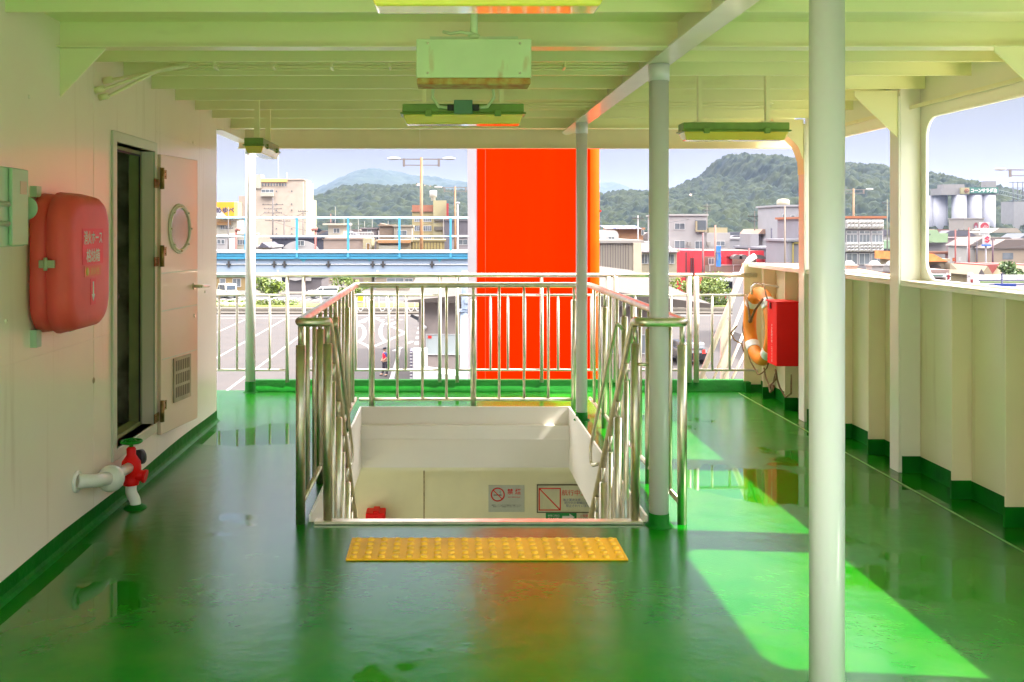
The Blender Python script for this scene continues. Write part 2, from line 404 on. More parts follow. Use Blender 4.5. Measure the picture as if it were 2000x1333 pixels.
for (a, b, z0, z1) in ((DY0, DY0+0.02, DZ0, DZ1), (DY1-0.02, DY1, DZ0, DZ1), (DY0, DY1, DZ1-0.02, DZ1), (DY0, DY1, DZ0, DZ0+0.02)):
    gk.box(g0, WX-0.078, a, b, z0, z1)
gk.box(g0, WX-0.076, DY0-.05, DY1+.05, DZ0-.04, DZ0-.0005)
build(gk, "gasket_lip", M_olive, wall)
bk = MB().box(WX-0.082, WX-0.076, DY1-0.035, DY1-0.021, DZ0+.02, DZ1-.02).box(WX-0.082, WX-0.076, DY0+.02, DY1-.02, DZ1-0.034, DZ1-0.021)
build(bk, "rubber_seal", M_black, wall)
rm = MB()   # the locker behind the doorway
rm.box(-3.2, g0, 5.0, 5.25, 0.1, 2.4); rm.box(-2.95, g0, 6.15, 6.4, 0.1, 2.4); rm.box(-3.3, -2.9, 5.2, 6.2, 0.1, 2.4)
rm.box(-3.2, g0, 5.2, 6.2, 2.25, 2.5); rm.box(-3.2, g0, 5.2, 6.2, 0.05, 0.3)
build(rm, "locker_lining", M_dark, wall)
# the door, opened outward past the wall
hinge = Vector((WX+0.03, 6.07, 0)); free = Vector((WX+0.125, 6.62, 0)); dd = (free-hinge).normalized(); dn = Vector((dd.y, -dd.x, 0))
def DP(a, b, z): p = hinge + dd*a + dn*b; return (p.x, p.y, z)
def dbox(mb, a0, a1, b0, b1, z0, z1, mi=0):
    v = [DP(a0,b0,z0),DP(a1,b0,z0),DP(a1,b1,z0),DP(a0,b1,z0),DP(a0,b0,z1),DP(a1,b0,z1),DP(a1,b1,z1),DP(a0,b1,z1)]
    mb.add(v, [(0,3,2,1),(4,5,6,7),(0,1,5,4),(1,2,6,5),(2,3,7,6),(3,0,4,7)], mi)
dw = (free-hinge).length
door = build(MB().add([(0,0,0)], []), "door", M_wall, wall) if False else None
dm = MB(); dbox(dm, 0, dw, -0.028, 0, 0.24, 2.09)
M_door = mat("door_paint", (0.88, 0.66, 0.51, 1), 0.3, noise=0.03, scale=2, coat=0.3)
door = build(dm, "door", M_door, wall, bevel=0.003)
def darc(mb, a, z, Rr, r, mi=0):
    pts = [DP(a+math.cos(q)*Rr, 0.004, z+math.sin(q)*Rr) for q in np.linspace(0, 2*math.pi, 33)[:-1]]
    mb.tube(pts, r, 8, mi, closed=True)
pm = MB(); darc(pm, 0.27, 1.60, 0.150, 0.012); darc(pm, 0.27, 1.60, 0.166, 0.007)
for q in range(8): pm.sphere(DP(0.27+math.cos(q*.785)*.152, 0.02, 1.60+math.sin(q*.785)*.152), 0.007, 8, 5)
porth = build(pm, "porthole_ring", mat("porthole_ring_paint", (0.80, 0.70, 0.56, 1), 0.35), door)
gl = MB(); n_ = 28; gl.add([DP(0.27+math.cos(q)*.142, 0.003, 1.6+math.sin(q)*.142) for q in np.linspace(0, 2*math.pi, n_+1)[:-1]], [tuple(range(n_))])
build(gl, "porthole_glass", mat("porthole_glass", (0.55, 0.40, 0.30, 1), 0.15, coat=1.0), door)
vm = MB(); dbox(vm, 0.17, 0.43, 0.001, 0.010, 0.42, 0.72)
for i in range(8):
    for j in range(3): dbox(vm, 0.195+i*0.0275, 0.208+i*0.0275, 0.0102, 0.0112, 0.45+j*0.09, 0.52+j*0.09, 1)
build(vm, "vent_grille", [mat("grille_metal", (0.55, 0.46, 0.30, 1), 0.45, noise=0.2), mat("grille_slot", (0.20, 0.15, 0.09, 1), 0.8)], door)
hm = MB(); hm.cyl(DP(dw-0.06, 0, 1.19), DP(dw-0.06, 0.05, 1.19), 0.011); hm.tube([DP(dw-0.06, 0.05, 1.19), DP(dw-0.05, 0.055, 1.19), DP(dw+0.06, 0.058, 1.185)], 0.010, 8)
hm.cyl(DP(dw-0.06, 0, 1.19), DP(dw-0.06, 0.006, 1.19), 0.024); hm.cyl(DP(dw-0.05, 0.0, 0.98), DP(dw-0.05, 0.006, 0.98), 0.014)
build(hm, "handle", M_steel, door)
pt = MB()   # polished kick plates on the door face
dbox(pt, 0.01, dw-0.01, 0.0005, 0.002, 1.05, 1.06); dbox(pt, 0.01, dw-0.01, 0.0005, 0.002, 1.30, 1.31); dbox(pt, 0.02, dw-0.02, 0.0005, 0.002, 0.73, 0.738)
build(pt, "weld_line", mat("weld_line_paint", (0.75, 0.74, 0.6, 1), 0.3), door)
for z in (1.93, 1.42, 0.40):
    h = MB(); h.cyl((hinge.x+0.012, hinge.y-0.012, z-0.07), (hinge.x+0.012, hinge.y-0.012, z+0.07), 0.014, n=12)
    h.box(WX+0.015, WX+0.021, hinge.y-0.10, hinge.y-0.015, z-0.065, z-0.005)
    h.add([DP(0.0,0.001,z), DP(0.065,0.001,z), DP(0.065,0.001,z+.06), DP(0,0.001,z+.06), DP(0.0,0.008,z), DP(0.065,0.008,z), DP(0.065,0.008,z+.06), DP(0,0.008,z+.06)],
          [(0,1,2,3),(4,5,6,7),(0,1,5,4),(1,2,6,5),(2,3,7,6),(3,0,4,7)])
    for (a, b) in ((.02,.015),(.045,.015),(.02,.045),(.045,.045)): h.sphere(DP(a, 0.009, z+b), 0.005, 6, 4)
    for (a, b) in ((-.08,-.05),(-.04,-.05),(-.08,-.02),(-.04,-.02)): h.sphere((WX+0.022, hinge.y+a, z+b), 0.005, 6, 4)
    build(h, "hinge", M_brass, wall)
hs = MB(); hs.tube(fillet([(WX-0.16, 5.33, 1.03), (WX-0.14, 5.48, 1.09), (WX-0.12, 5.66, 1.19)], 0.05), 0.024, 10)
hose = solo(hs, "rubber_hose", M_black, "black rubber hose end with a yellow tag inside the open doorway", "hose")
tg = MB().box(WX-0.165, WX-0.112, 5.50, 5.56, 1.085, 1.13); build(tg, "tag", mat("yellow_tag", (0.7, 0.42, 0.02, 1), 0.5), hose)
for (yy_, zz_) in ((4.2, 2.2), (6.95, 2.25), (7.3, 1.1), (3.98, 1.2)):
    build(MB().lathe((WX+0.0005, yy_, zz_), [(0.0, 0.006), (0.008, 0.005), (0.011, 0.0)], 10, axis='x'), "bolt_head", M_wall, wall)
build(MB().box(WX, WX+0.003, YB, 5.23, 1.001, 1.007).box(WX, WX+0.003, 6.07, WE, 2.235, 2.241), "plate_seam", M_wall, wall)
sm = MB().lathe((WX+0.0005, 4.98, 0.78), [(0.0, 0.004), (0.012, 0.003), (0.018, 0.0)], 12, axis='x')
build(sm, "bolt_head", mat("rust_spot", (0.35, 0.24, 0.15, 1), 0.6), wall)

# ---- roof: plating, beams, girder
ZC = 2.62; ZB = 2.505
RX1 = 3.45
roof = MB(); roof.box(-4.5, RX1-0.25, YR0, 8.82, ZC, ZC+0.06)
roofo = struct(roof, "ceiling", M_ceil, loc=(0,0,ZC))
def beam(y, zb, x0=WX, x1=HX-0.01, fl=0.05, th=0.008):
    b = MB(); b.box(x0, x1, y-th/2, y+th/2, zb+0.008, ZC); b.box(x0, x1, y-fl/2, y+fl/2, zb, zb+0.0075); return b
for y in [3.98-0.5*i for i in range(0, 6)] + [5.0, 5.45, 5.97, 6.5, 7.02, 7.54]:
    zb = ZB + (0.03 if y < 4 else 0)
    if abs(y - (4.43-0.5*4)) < 0.01: continue
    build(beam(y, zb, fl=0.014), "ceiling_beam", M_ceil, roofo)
def deep(y, zb, x0=WX, x1=HX-0.01):
    b = beam(y, zb, x0, x1, 0.10, 0.012); return b
for (y, zb) in ((4.55, 2.4885), (8.2, 2.4885), (1.2, 2.4885)):
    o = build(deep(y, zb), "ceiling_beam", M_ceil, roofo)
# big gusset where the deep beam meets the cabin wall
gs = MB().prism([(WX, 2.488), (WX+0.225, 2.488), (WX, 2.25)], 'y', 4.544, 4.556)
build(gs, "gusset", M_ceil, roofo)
gd = MB().box(1.155, 1.165, YR0, 8.725, 2.4965, ZC)
gd.add([(1.095,YR0,2.484),(1.225,YR0,2.484),(1.225,8.5,2.484),(1.17,8.72,2.484),(1.15,8.72,2.484),(1.095,8.5,2.484),
        (1.095,YR0,2.496),(1.225,YR0,2.496),(1.225,8.5,2.496),(1.17,8.72,2.496),(1.15,8.72,2.496),(1.095,8.5,2.496)],
       [(0,1,2,3,4,5),(11,10,9,8,7,6),(0,1,7,6),(1,2,8,7),(2,3,9,8),(3,4,10,9),(4,5,11,10),(5,0,6,11)])
build(gd, "girder", mat("girder_paint", (0.74, 0.68, 0.52, 1), 0.32, noise=0.03, coat=0.3), roofo)
# fascia at the end of the roof
fa = MB().box(WX-0.06, RX1-0.1, 8.785, 8.80, 2.362, ZC+0.05).box(WX-0.06, RX1-0.1, 8.73, 8.784, 2.360, 2.369)
build(fa, "fascia", mat("fascia_paint", (0.80, 0.68, 0.44, 1), 0.35, noise=0.03), roofo)
build(MB().box(PX(820,8.78)-0.004, PX(820,8.78)+0.004, 8.778, 8.785, 2.39, 2.56), "weld_seam", M_wall, roofo)
# side longitudinal beam from the wall corner to the end column
build(MB().box(WX-0.01, WX, WE, 8.78, 2.43, ZC).box(WX-0.07, WX+0.05, WE+0.001, 9.08, 2.42, 2.4295), "corner_girder", M_wall, roofo)
# thin conduits under the beams
cb = MB()
for (z, y) in ((2.535, 5.2), (2.525, 5.24), (2.515, 5.28), (2.515, 6.7), (2.50, 6.74)):
    x0 = -1.55 if y < 6 else -0.2; x1 = 1.05 if y < 6 else 2.4
    pts = [(x, y+0.006*math.sin(x*4+z*50), z-0.004*abs(math.sin(x*5))) for x in np.linspace(x0, x1, 30)]
    cb.tube(pts, 0.006, 6)
for i, z in enumerate((2.36, 2.33, 2.43)):
    cb.tube(fillet([(WX, 5.0+i*.06, z-0.01), (WX+0.06, 5.0+i*.06, z), (-1.62, 5.22+0.02*i, 2.50), (-1.45, 5.22+0.02*i, 2.53)], 0.04), 0.009, 6)
    cb.cyl((WX, 5.0+i*.06, z-.01), (WX+0.05, 5.0+i*.06, z), 0.019, n=10)
for x in np.arange(-1.3, 1.0, 0.33): cb.box(x, x+0.012, 5.18, 5.3, 2.508, 2.545)
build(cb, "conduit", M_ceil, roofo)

# ---- hull side: bulwark with stays, window band, pillars
bul = thing("bulwark", "pale cream steel bulwark on the right with upright stays and window openings above", "wall", (HX, 5, 0))
bm_ = MB().box(HX, HX+0.012, YB, YE-0.05, -0.3, 1.2495)
build(bm_, "plating", M_bul, bul)
def bf(y, name="stay"):
    m = MB(); m.box(BX, HX-0.0015, y-0.006, y+0.006, 0.0, 1.235); return build(m, name, M_bul, bul, bevel=0.002)
YS = [8.68, 8.13, 7.05, 6.53, 5.46, 4.94]
YS += [3.95-0.52*i for i in range(0, 16)]
for y in YS: bf(y)
cp = MB().box(BX-0.01, HX+0.03, YB, 9.07, 1.25, 1.262)
cp.box(BX-0.012, BX-0.004, YB, 9.07, 1.225, 1.2495)
build(cp, "cap_rail", mat("cap_rail_paint", (0.82, 0.78, 0.66, 1), 0.3), bul, bevel=0.002)
build(MB().box(2.96, HX, 9.071, 9.085, -0.02, 1.262), "end_plate", M_bul, bul)
kk = MB()
kk.box(HX-0.006, HX-0.001, YB, 9.07, 0.0005, 0.105)
for y in YS + [6.04, 7.62, 4.5, 2.95]: 
    kk.box(BX-0.002, HX-0.007, y-0.010, y-0.0065, 0.0005, 0.11); kk.box(BX-0.005, BX-0.0005, y-0.010, y+0.009, 0.0005, 0.11)
kk.box(2.955, 3.005, 9.0, 9.07, 0.0005, 0.10)
build(kk, "kick_strip", M_green, bul)
# window band
PILL = [(7.62, 7.77), (6.04, 6.19), (4.50, 4.65), (2.95, 3.10), (1.40, 1.55)]
ZW0, ZW1 = 1.263, 2.32
def window_cell(mb, ya, yb, oa, ob, r=0.13, hx0=HX, hx1=HX+0.012):
    z0, z1 = ZW0+0.005, ZW1; ZT = ZC
    rr = []
    for (cy, cz, a0) in ((ob-r, z1-r, 0), (oa+r, z1-r, 90), (oa+r, z0+r, 180), (ob-r, z0+r, 270)):
        for q in range(9): a = R(a0+q*90/8); rr.append((cy+math.cos(a)*r, cz+math.sin(a)*r))
    outer = {0: (yb, ZT), 1: (ya, ZT), 2: (ya, ZW0-0.012), 3: (yb, ZW0-0.012)}
    for x in (hx0, hx1):
        V = [(x, p[0], p[1]) for p in rr] + [(x, *outer[i]) for i in range(4)]; f = []
        for c in range(4):
            for q in range(8): f.append((c*9+q, c*9+q+1, 36+c))
            nx = (c*9+9) % 36; f.append((c*9+8, nx, 36+(c+1) % 4, 36+c))
        mb.add(V, f)
    V = [(hx0, p[0], p[1]) for p in rr] + [(hx1, p[0], p[1]) for p in rr]
    mb.add(V, [(i, (i+1) % 36, 36+(i+1) % 36, 36+i) for i in range(36)], 0, True)
    pts = [(hx0-0.004, p[0], p[1]) for p in rr]; mb.tube(pts, 0.009, 6, closed=True)
wb = MB()
for i in range(len(PILL)-1):
    hi = PILL[i]; lo = PILL[i+1]
    window_cell(wb, lo[0]+0.075, hi[0]+0.075, lo[1]+0.06, hi[0]-0.07)
wb.box(HX, HX+0.012, PILL[0][0]+0.075, PILL[0][1]+0.02, ZW0, ZC)
build(wb, "window_band", M_pil, bul)
for (a, b) in PILL:
    m = MB().box(2.99, HX-0.002, a, b, 0.0, ZC-0.003) if False else MB().box(2.995, HX-0.002, a, a+0.012, 0.0, ZC-0.003).box(2.983, 2.994, a, b-0.03, 0.0, ZC-0.15)
    p = build(m, "pillar", M_pil, bul, bevel=0.003)
    g = MB().prism([(2.983, 2.20), (2.70, 2.47), (2.70, ZB), (2.983, ZB)], 'y', a+0.013, a+0.022)
    if a > 7:
        g = MB()
        pts = [(2.72, 2.505), (2.76, 2.44), (2.84, 2.37), (2.93, 2.28), (2.975, 2.16), (2.982, 2.05)]
        g.prism(pts + [(2.982, 2.505)], 'y', a+0.013, a+0.022)
        for i in range(5):
            (x0, z0), (x1, z1) = pts[i], pts[i+1]
            g.add([(x0, a-0.005, z0), (x1, a-0.005, z1), (x1, a+0.13, z1), (x0, a+0.13, z0)], [(0,1,2,3)], 0, True)
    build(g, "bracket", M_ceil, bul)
hd = MB().box(3.06, HX-0.003, 1.5, 7.61, 2.395, 2.405).box(3.055, 3.06, 1.5, 7.61, 2.38, 2.405)
build(hd, "header_lip", M_bul, bul)

# ---- columns
def column(x, y, r, label, ztop=2.4838, cuff=0.07):
    c = thing("steel_column", label, "column", (x, y, 0), "round white columns holding up the roof")
    build(MB().cyl((x,y,0.0), (x,y,ztop), r, n=40), "shaft", M_col, c)
    build(MB().lathe((x,y,0), [(r+0.022, 0.001), (r+0.016, 0.008), (r+0.003, 0.016), (r+0.0025, cuff), (r, cuff+0.001)], 36), "green_cuff", M_green, c)
    build(MB().cyl((x,y,ztop-0.09), (x,y,ztop), r+0.004, n=36), "top_collar", M_col, c)
column(1.165, 2.80, 0.051, "white round column standing nearest, cut off by the bottom of the picture")
column(1.162, 4.97, 0.052, "white round column beside the near right end of the stair railing")
column(1.155, 7.70, 0.047, "white round column at the far right corner of the stairwell")
column(-1.885, 9.0, 0.049, "thin white column on the far deck kerb near the end of the cabin wall", 2.42, 0.11)

# ================================================================== STAIRWELL
well = thing("stairwell", "white sided stairwell opening in the green deck with steps going down", "stairwell", (0.19, 6.5, 0))
M_well = mat("stairwell_paint", (0.84, 0.78, 0.70, 1), 0.4, noise=0.03, scale=2)
s = MB()
s.box(OX0-0.015, OX0, OY0, OY1, -0.5, 0.035); s.box(OX1, OX1+0.015, OY0, OY1, -0.5, 0.035)
s.box(OX0-0.015, OX1+0.015, OY1, OY1+0.015, -0.5, 0.035)
s.box(OX0+0.001, OX1-0.001, OY1-0.06, OY1-0.001, -0.235, -0.12); s.prism([(OY1-0.001, -0.235), (OY1-0.061, -0.236), (OY1-0.001, -0.49)], 'x', OX0+0.001, OX1-0.001)
build(s, "coaming", M_well, well, bevel=0.002)
build(MB().box(OX0+0.02, OX1-0.02, OY0-0.055, OY0+0.004, 0.001, 0.017), "nosing", M_steel, well, bevel=0.003)
tr = MB()
for i in range(11): tr.box(OX0+0.03, OX1-0.03, OY0+0.03+i*0.22, OY0+0.28+i*0.22, -0.24*(i+1)-0.02, -0.24*(i+1))
build(tr, "tread", mat("stair_tread", (0.25, 0.28, 0.24, 1), 0.5, noise=0.15), well)
for x in (OX0+0.012, OX1-0.022): build(MB().prism([(OY0+0.01, -0.1), (OY0+0.01, -0.45), (OY0+2.5, -2.85), (OY0+2.7, -2.75)], 'x', x, x+0.01), "stringer", M_well, well)
# lower deck room seen through the opening
lr = MB()
LY = 9.05
lr.box(-4.4, 4.4, LY, LY+0.05, -2.9, -0.5); lr.box(-4.4, 4.4, 3.0, LY, -2.95, -2.9)
lr.box(-4.4, OX0-0.016, 3.0, LY, -0.53, -0.5); lr.box(OX1+0.016, 4.4, 3.0, LY, -0.53, -0.5); lr.box(OX0-.016, OX1+.016, OY1+0.016, LY, -0.53, -0.5)
low = build(lr, "lower_deck_room", mat("lower_room_paint", (0.84, 0.79, 0.54, 1), 0.4, noise=0.03), None); tag(low, kind="structure")
xr = PX(827, LY)
build(MB().box(xr, xr+0.012, LY-0.006, LY-0.001, -2.8, -0.51), "wall_seam", mat("rusty_seam", (0.55, 0.42, 0.22, 1), 0.6, noise=0.3, scale=30), low)
build(MB().box(PX(966,LY), PX(1003,LY), LY-0.03, LY-0.001, -0.532, -0.56), "clip", M_olive, low)
# signs on that wall
def flat_sign(name, label, x0, x1, y0, y1, Y, m, th=0.006, group=None, cat="sign"):
    X0, X1, Z1, Z0 = PX(x0,Y), PX(x1,Y), PZ(y0,Y), PZ(y1,Y)
    t_ = thing(name, label, cat, ((X0+X1)/2, Y, Z0), group)
    build(MB().box(X0, X1, Y-th, Y, Z0, Z1), "board", m, t_)
    return t_, X0, X1, Z0, Z1
M_tr = mat("sign_red_ink", (0.75, 0.03, 0.02, 1), 0.5, noise=0.02); M_tk = mat("sign_black_ink", (0.04, 0.04, 0.05, 1), 0.5); M_tb = mat("sign_blue_ink", (0.15, 0.2, 0.4, 1), 0.5)
M_tw = mat("sign_white_ink", (0.8, 0.8, 0.75, 1), 0.5); M_sb = mat("sign_board_grey", (0.55, 0.57, 0.5, 1), 0.4); M_sc = mat("sign_board_cream", (0.68, 0.66, 0.46, 1), 0.4)
LS = LY - 0.002
def seg(mb, x0, z0, x1, z1, w, y, th=0.001):
    a = Vector((x0, 0, z0)); b = Vector((x1, 0, z1)); dd_ = (b-a).normalized(); nn = Vector((-dd_.z, 0, dd_.x))*w/2
    P4 = [a+nn, a-nn, b-nn, b+nn]
    mb.add([(p.x, y-th, p.z) for p in P4] + [(p.x, y, p.z) for p in P4], [(0,1,2,3),(4,5,6,7),(0,1,5,4),(1,2,6,5),(2,3,7,6),(3,0,4,7)])
sg1, X0, X1, Z0, Z1 = flat_sign("no_smoking_sign", "grey no smoking sign on the lower deck wall seen through the stairwell", 954, 1024, 948, 1000, LS, M_sb)
cx, cz = PX(972,LY), PZ(966,LY); r_ = 12.5*LY/F
m = MB(); m.torus((cx, LS-0.008, cz), r_, 0.006, 'y', 32, 6); seg(m, cx-r_*.7, cz+r_*.7, cx+r_*.7, cz-r_*.7, 0.009, LS-0.0075)
build(m, "ban_ring", M_tr, sg1)
m = MB(); seg(m, cx-r_*.65, cz-0.004, cx+r_*.6, cz-0.004, 0.008, LS-0.0072); m.tube([(cx+r_*.5, LS-0.008, cz+.012), (cx+r_*.3, LS-.008, cz+.025), (cx+r_*.45, LS-.008, cz+.036)], 0.002, 5)
build(m, "cigarette", M_tk, sg1)
ux, uz = (1,0,0), (0,0,1)
text("禁 煙", (PX(1004,LY), LS-0.0075, PZ(960,LY)), ux, uz, 1, M_tr, sg1, width=0.135, bold=0.01)
text("NO SMOKING", (PX(1004,LY), LS-0.0075, PZ(971,LY)), ux, uz, 1, M_tr, sg1, width=0.12)
text("喫煙コーナー以外での喫煙はご遠慮ください\n喫煙コーナーは船室デッキにございます", (PX(989,LY), LS-0.0075, PZ(988,LY)), ux, uz, 1, M_tk, sg1, width=0.29)
sg2, X0, X1, Z0, Z1 = flat_sign("no_entry_sign", "framed keep out under way sign with a red square and slash on the lower wall", 1050, 1180, 948, 1000, LS, M_sc)
m = MB(); f_ = 0.008
m.box(X0-f_, X1+f_, LS-0.012, LS, Z1, Z1+f_); m.box(X0-f_, X1+f_, LS-0.012, LS, Z0-f_, Z0); m.box(X0-f_, X0, LS-0.012, LS, Z0, Z1); m.box(X1, X1+f_, LS-.012, LS, Z0, Z1)
build(m, "frame", mat("dark_brown_frame", (0.12, 0.09, 0.05, 1), 0.5), sg2)
m = MB(); a0, a1, b0, b1 = PX(1053,LY), PX(1094,LY), PZ(996,LY), PZ(954,LY)
for q in ((a0,b0,a1,b0),(a0,b1,a1,b1),(a0,b0-.005,a0,b1+.005),(a1,b0-.005,a1,b1+.005),(a0,b1,a1,b0)): seg(m, *q, 0.011, LS-0.0075)
build(m, "red_square", M_tr, sg2)
text("航行中立入禁止", (PX(1139,LY), LS-0.0075, PZ(962,LY)), ux, uz, 1, M_tr, sg2, width=0.42)
text("海上運送法第二十三条の\n航行中の車輛区域への\n禁止されています。", (PX(1131,LY), LS-0.0075, PZ(982,LY)), ux, uz, 1, M_tb, sg2, width=0.32)
sg3, X0, X1, Z0, Z1 = flat_sign("exit_sign", "green EXIT sign with a white arrow half hidden by the stair nosing", 1066, 1126, 1001, 1032, LS, mat("exit_green", (0.01, 0.28, 0.06, 1), 0.4))
text("非常口階段", (PX(1081,LY), LS-0.0075, PZ(1007,LY)), ux, uz, 1, M_tw, sg3, width=0.115)
text("EXIT", (PX(1081,LY), LS-0.0075, PZ(1014.5,LY)), ux, uz, 1, M_tw, sg3, width=0.11, height=0.032)
m = MB(); ax, az = PX(1110,LY), PZ(1010,LY)
m.prism([(ax-.06,az-.012),(ax+.01,az-.012),(ax+.01,az-.035),(ax+.06,az),(ax+.01,az+.035),(ax+.01,az+.012),(ax-.06,az+.012)], 'y', LS-0.0075, LS-0.0065)
build(m, "arrow", M_tw, sg3)
sg4, X0, X1, Z0, Z1 = flat_sign("notice_board", "small cream notice beside the green EXIT sign", 1128, 1165, 1003, 1032, LS, M_sc)
text("お客様へ", (PX(1143,LY), LS-0.0075, PZ(1007,LY)), ux, uz, 1, M_tr, sg4, width=0.1)
text("この付近は\nご注意下さい", (PX(1143,LY), LS-0.0075, PZ(1015,LY)), ux, uz, 1, M_tk, sg4, width=0.11)
sg5, X0, X1, Z0, Z1 = flat_sign("stair_number_sign", "tiny white sign with number 2 at the upper right of the lower wall", 1128, 1144, 925, 938, LS, mat("lower_sign_cream", (0.74, 0.72, 0.5, 1), 0.5))
text("2", (PX(1135,LY), LS-0.0075, PZ(931,LY)), ux, uz, 1, M_tk, sg5, height=0.035)
m = MB().box(PX(717,LY), PX(754,LY), LY-0.19, LY-0.001, PZ(1040,LY), PZ(992,LY))
eb = solo(m, "fire_equipment_box", M_red, "small red fire equipment box on the lower deck wall at left", "box", bevel=0.012)
build(MB().box(PX(737,LY)-.03, PX(737,LY)+.03, LY-0.18, LY-0.02, PZ(992,LY), PZ(988,LY)), "handle", M_red, eb, bevel=0.004)

# ---- stair railing (stainless)
RL, RR_, RF, RN = -0.775, 1.295, 8.17, 5.0
rail = thing("stair_railing", "stainless steel railing round three sides of the stairwell with sloping stair handrails", "railing", (0.26, 6.6, 0))
def post(x, y, zt=1.075, r=0.026, z0=0.0, neck=0.11, rn=0.014):
    m = MB().cyl((x,y,z0), (x,y,zt-neck), r, n=16).cyl((x,y,zt-neck-0.002), (x,y,zt), rn, n=10)
    m.lathe((x,y,zt-neck), [(r, -0.002), (r*0.9, 0.004), (rn, 0.006)], 16)
    build(m, "post", M_steel, rail)
zr = 1.10
slope_end = 3.35
def stair_rail(xo, xi):
    return fillet([(xo, RF-0.25, zr), (xo, RN-0.05, zr), (xi, RN-0.05, zr), (xi, RN+0.12, zr-0.06), (xi, RN+0.12+2.3, zr-0.06-2.42)], 0.075, 8)
loop = fillet([(RL, RF, zr), (RR_, RF, zr)], 0.05)
hl = MB().tube(fillet([(-0.63, RN+0.04+2.3, zr-2.42), (-0.63, RN+0.04, zr-0.0), (-0.63, RN-0.08, zr), (RL, RN-0.08, zr), (RL, RF, zr), (RR_, RF, zr), (RR_, RN-0.08, zr), (1.045, RN-0.08, zr), (1.045, RN+0.04, zr-0.0), (1.045, RN+0.04+2.3, zr-2.42)], 0.06, 8), 0.0245, 16)
build(hl, "handrail", M_steel, rail)
bl = MB()
for x in (RL, RR_): bl.tube([(x, RN, 0.10), (x, RF-0.03, 0.10)], 0.015, 10)
bl.tube([(RL+.03, RF-0.02, 0.09), (RR_-.03, RF-0.02, 0.09)], 0.015, 10)
build(bl, "bottom_rail", M_steel, rail)
for x in (RL, RR_):
    ysd = [RN, 5.8, 6.6, 7.4]
    for y in ysd: post(x, y)
    for a, b in zip(ysd, ysd[1:]+[RF-0.02]):
        for q in (1, 2):
            y = a + (b-a)*q/3
            build(MB().cyl((x,y,0.10), (x,y,zr-0.01), 0.0125, n=12), "baluster", M_steel, rail)
for px in (726, 924.5, 1121): post(PX(px, RF-0.02), RF-0.02, z0=0.0)
for px in (776, 825, 872, 975, 1023.5, 1071, 1160):
    x = PX(px, RF-0.02); build(MB().cyl((x,RF-0.02,0.09), (x,RF-0.02,zr-0.01), 0.0125, n=12), "baluster", M_steel, rail)
# posts under the sloping rails
for x in (-0.63, 1.045):
    for i in range(7):
        y = RN + 0.02 + i*0.25; zt = zr - 0.03 - max(0, (y-RN-0.04))*1.052
        z0 = 0.0 if i == 0 else max(-1.5, -0.28 - (y-RN-0.02)*1.09)
        post(x, y, zt, 0.025 if i % 2 == 0 else 0.015, z0, 0.10)
# thin inner handrails
for x, sx in ((-0.675, -1), (1.075, 1)):
    pts = fillet([(x+sx*0.03, 5.66, 0.98), (x-sx*0.02, 5.62, 1.03), (x-sx*0.02, 6.62, 0.02), (x-sx*0.02, 6.60, -0.10), (x+sx*0.02, 6.50, -0.06)], 0.06, 6)
    build(MB().tube(pts, 0.012, 10), "inner_handrail", M_steel, rail)
build(MB().cyl((1.05, RN-0.01, 0.865), (1.125, RN-0.01, 0.865), 0.009, n=8), "brace", M_steel, rail)

# ================================================================== far white deck railing
YR = 9.06; ZT = PZ(538, YR)
fr_ = thing("deck_railing", "white railing with a stainless top rail across the far end of the deck", "railing", (0.5, YR, 0))
tr_ = MB()
for a, b in ((420, 1198), (1203, 1352), (1357, 1478)):
    tr_.cyl((PX(a,YR), YR, ZT), (PX(b,YR), YR, ZT), 0.021, n=14)
build(tr_, "top_rail", M_steel, fr_)
zm, zl = PZ(577, YR), PZ(723, YR)
for px in (561, 593, 859, 893, 1058, 1188, 1203, 1346, 1360):
    x = PX(px, YR); build(MB().cyl((x,YR,0.09), (x,YR,ZT-0.01), 0.018 if px < 1100 else 0.026, n=12), "post", M_rail_w, fr_)
for a, b in ((420,561), (593,859), (893,1058), (1058,1188), (1203,1346), (1360,1480)):
    build(MB().cyl((PX(a,YR),YR,zm), (PX(b,YR),YR,zm), 0.0125, n=8).cyl((PX(a,YR),YR,zl), (PX(b,YR),YR,zl), 0.0125, n=8), "cross_rail", M_rail_w, fr_)
for px in (428, 463, 527, 627, 659, 695, 759, 793, 826, 926, 958, 992, 1025, 1090, 1122, 1155, 1241, 1275, 1311, 1391, 1425):
    x = PX(px, YR); build(MB().cyl((x,YR,zl), (x,YR,zm), 0.0125, n=8), "baluster", M_rail_w, fr_)

# ================================================================== tactile strip
X0, X1 = PX(681,4.58), PX(1216,4.58); Y0, Y1 = 2880/649, 2880/607.0
t_ = MB().box(X0, X1, Y0, Y1, 0.0005, 0.009)
strip = solo(t_, "tactile_strip", M_tact, "yellow studded tactile strip on the green deck in front of the stairs", "tactile paving", bevel=0.002)
dm_ = MB(); nx, ny = 20, 5
for i in range(nx):
    for j in range(ny):
        cx = X0 + (i+0.5)*(X1-X0)/nx; cy = Y0 + (j+0.5)*(Y1-Y0)/ny
        dm_.lathe((cx, cy, 0.009), [(0.019, -0.001), (0.017, 0.006), (0.012, 0.009), (0.0, 0.0095)], 12)
so_ = tag(build(dm_, "studs", mat("yellow_stud_rubber", (0.95, 0.53, 0.02, 1), 0.5, noise=0.15, scale=30), strip), kind="stuff")

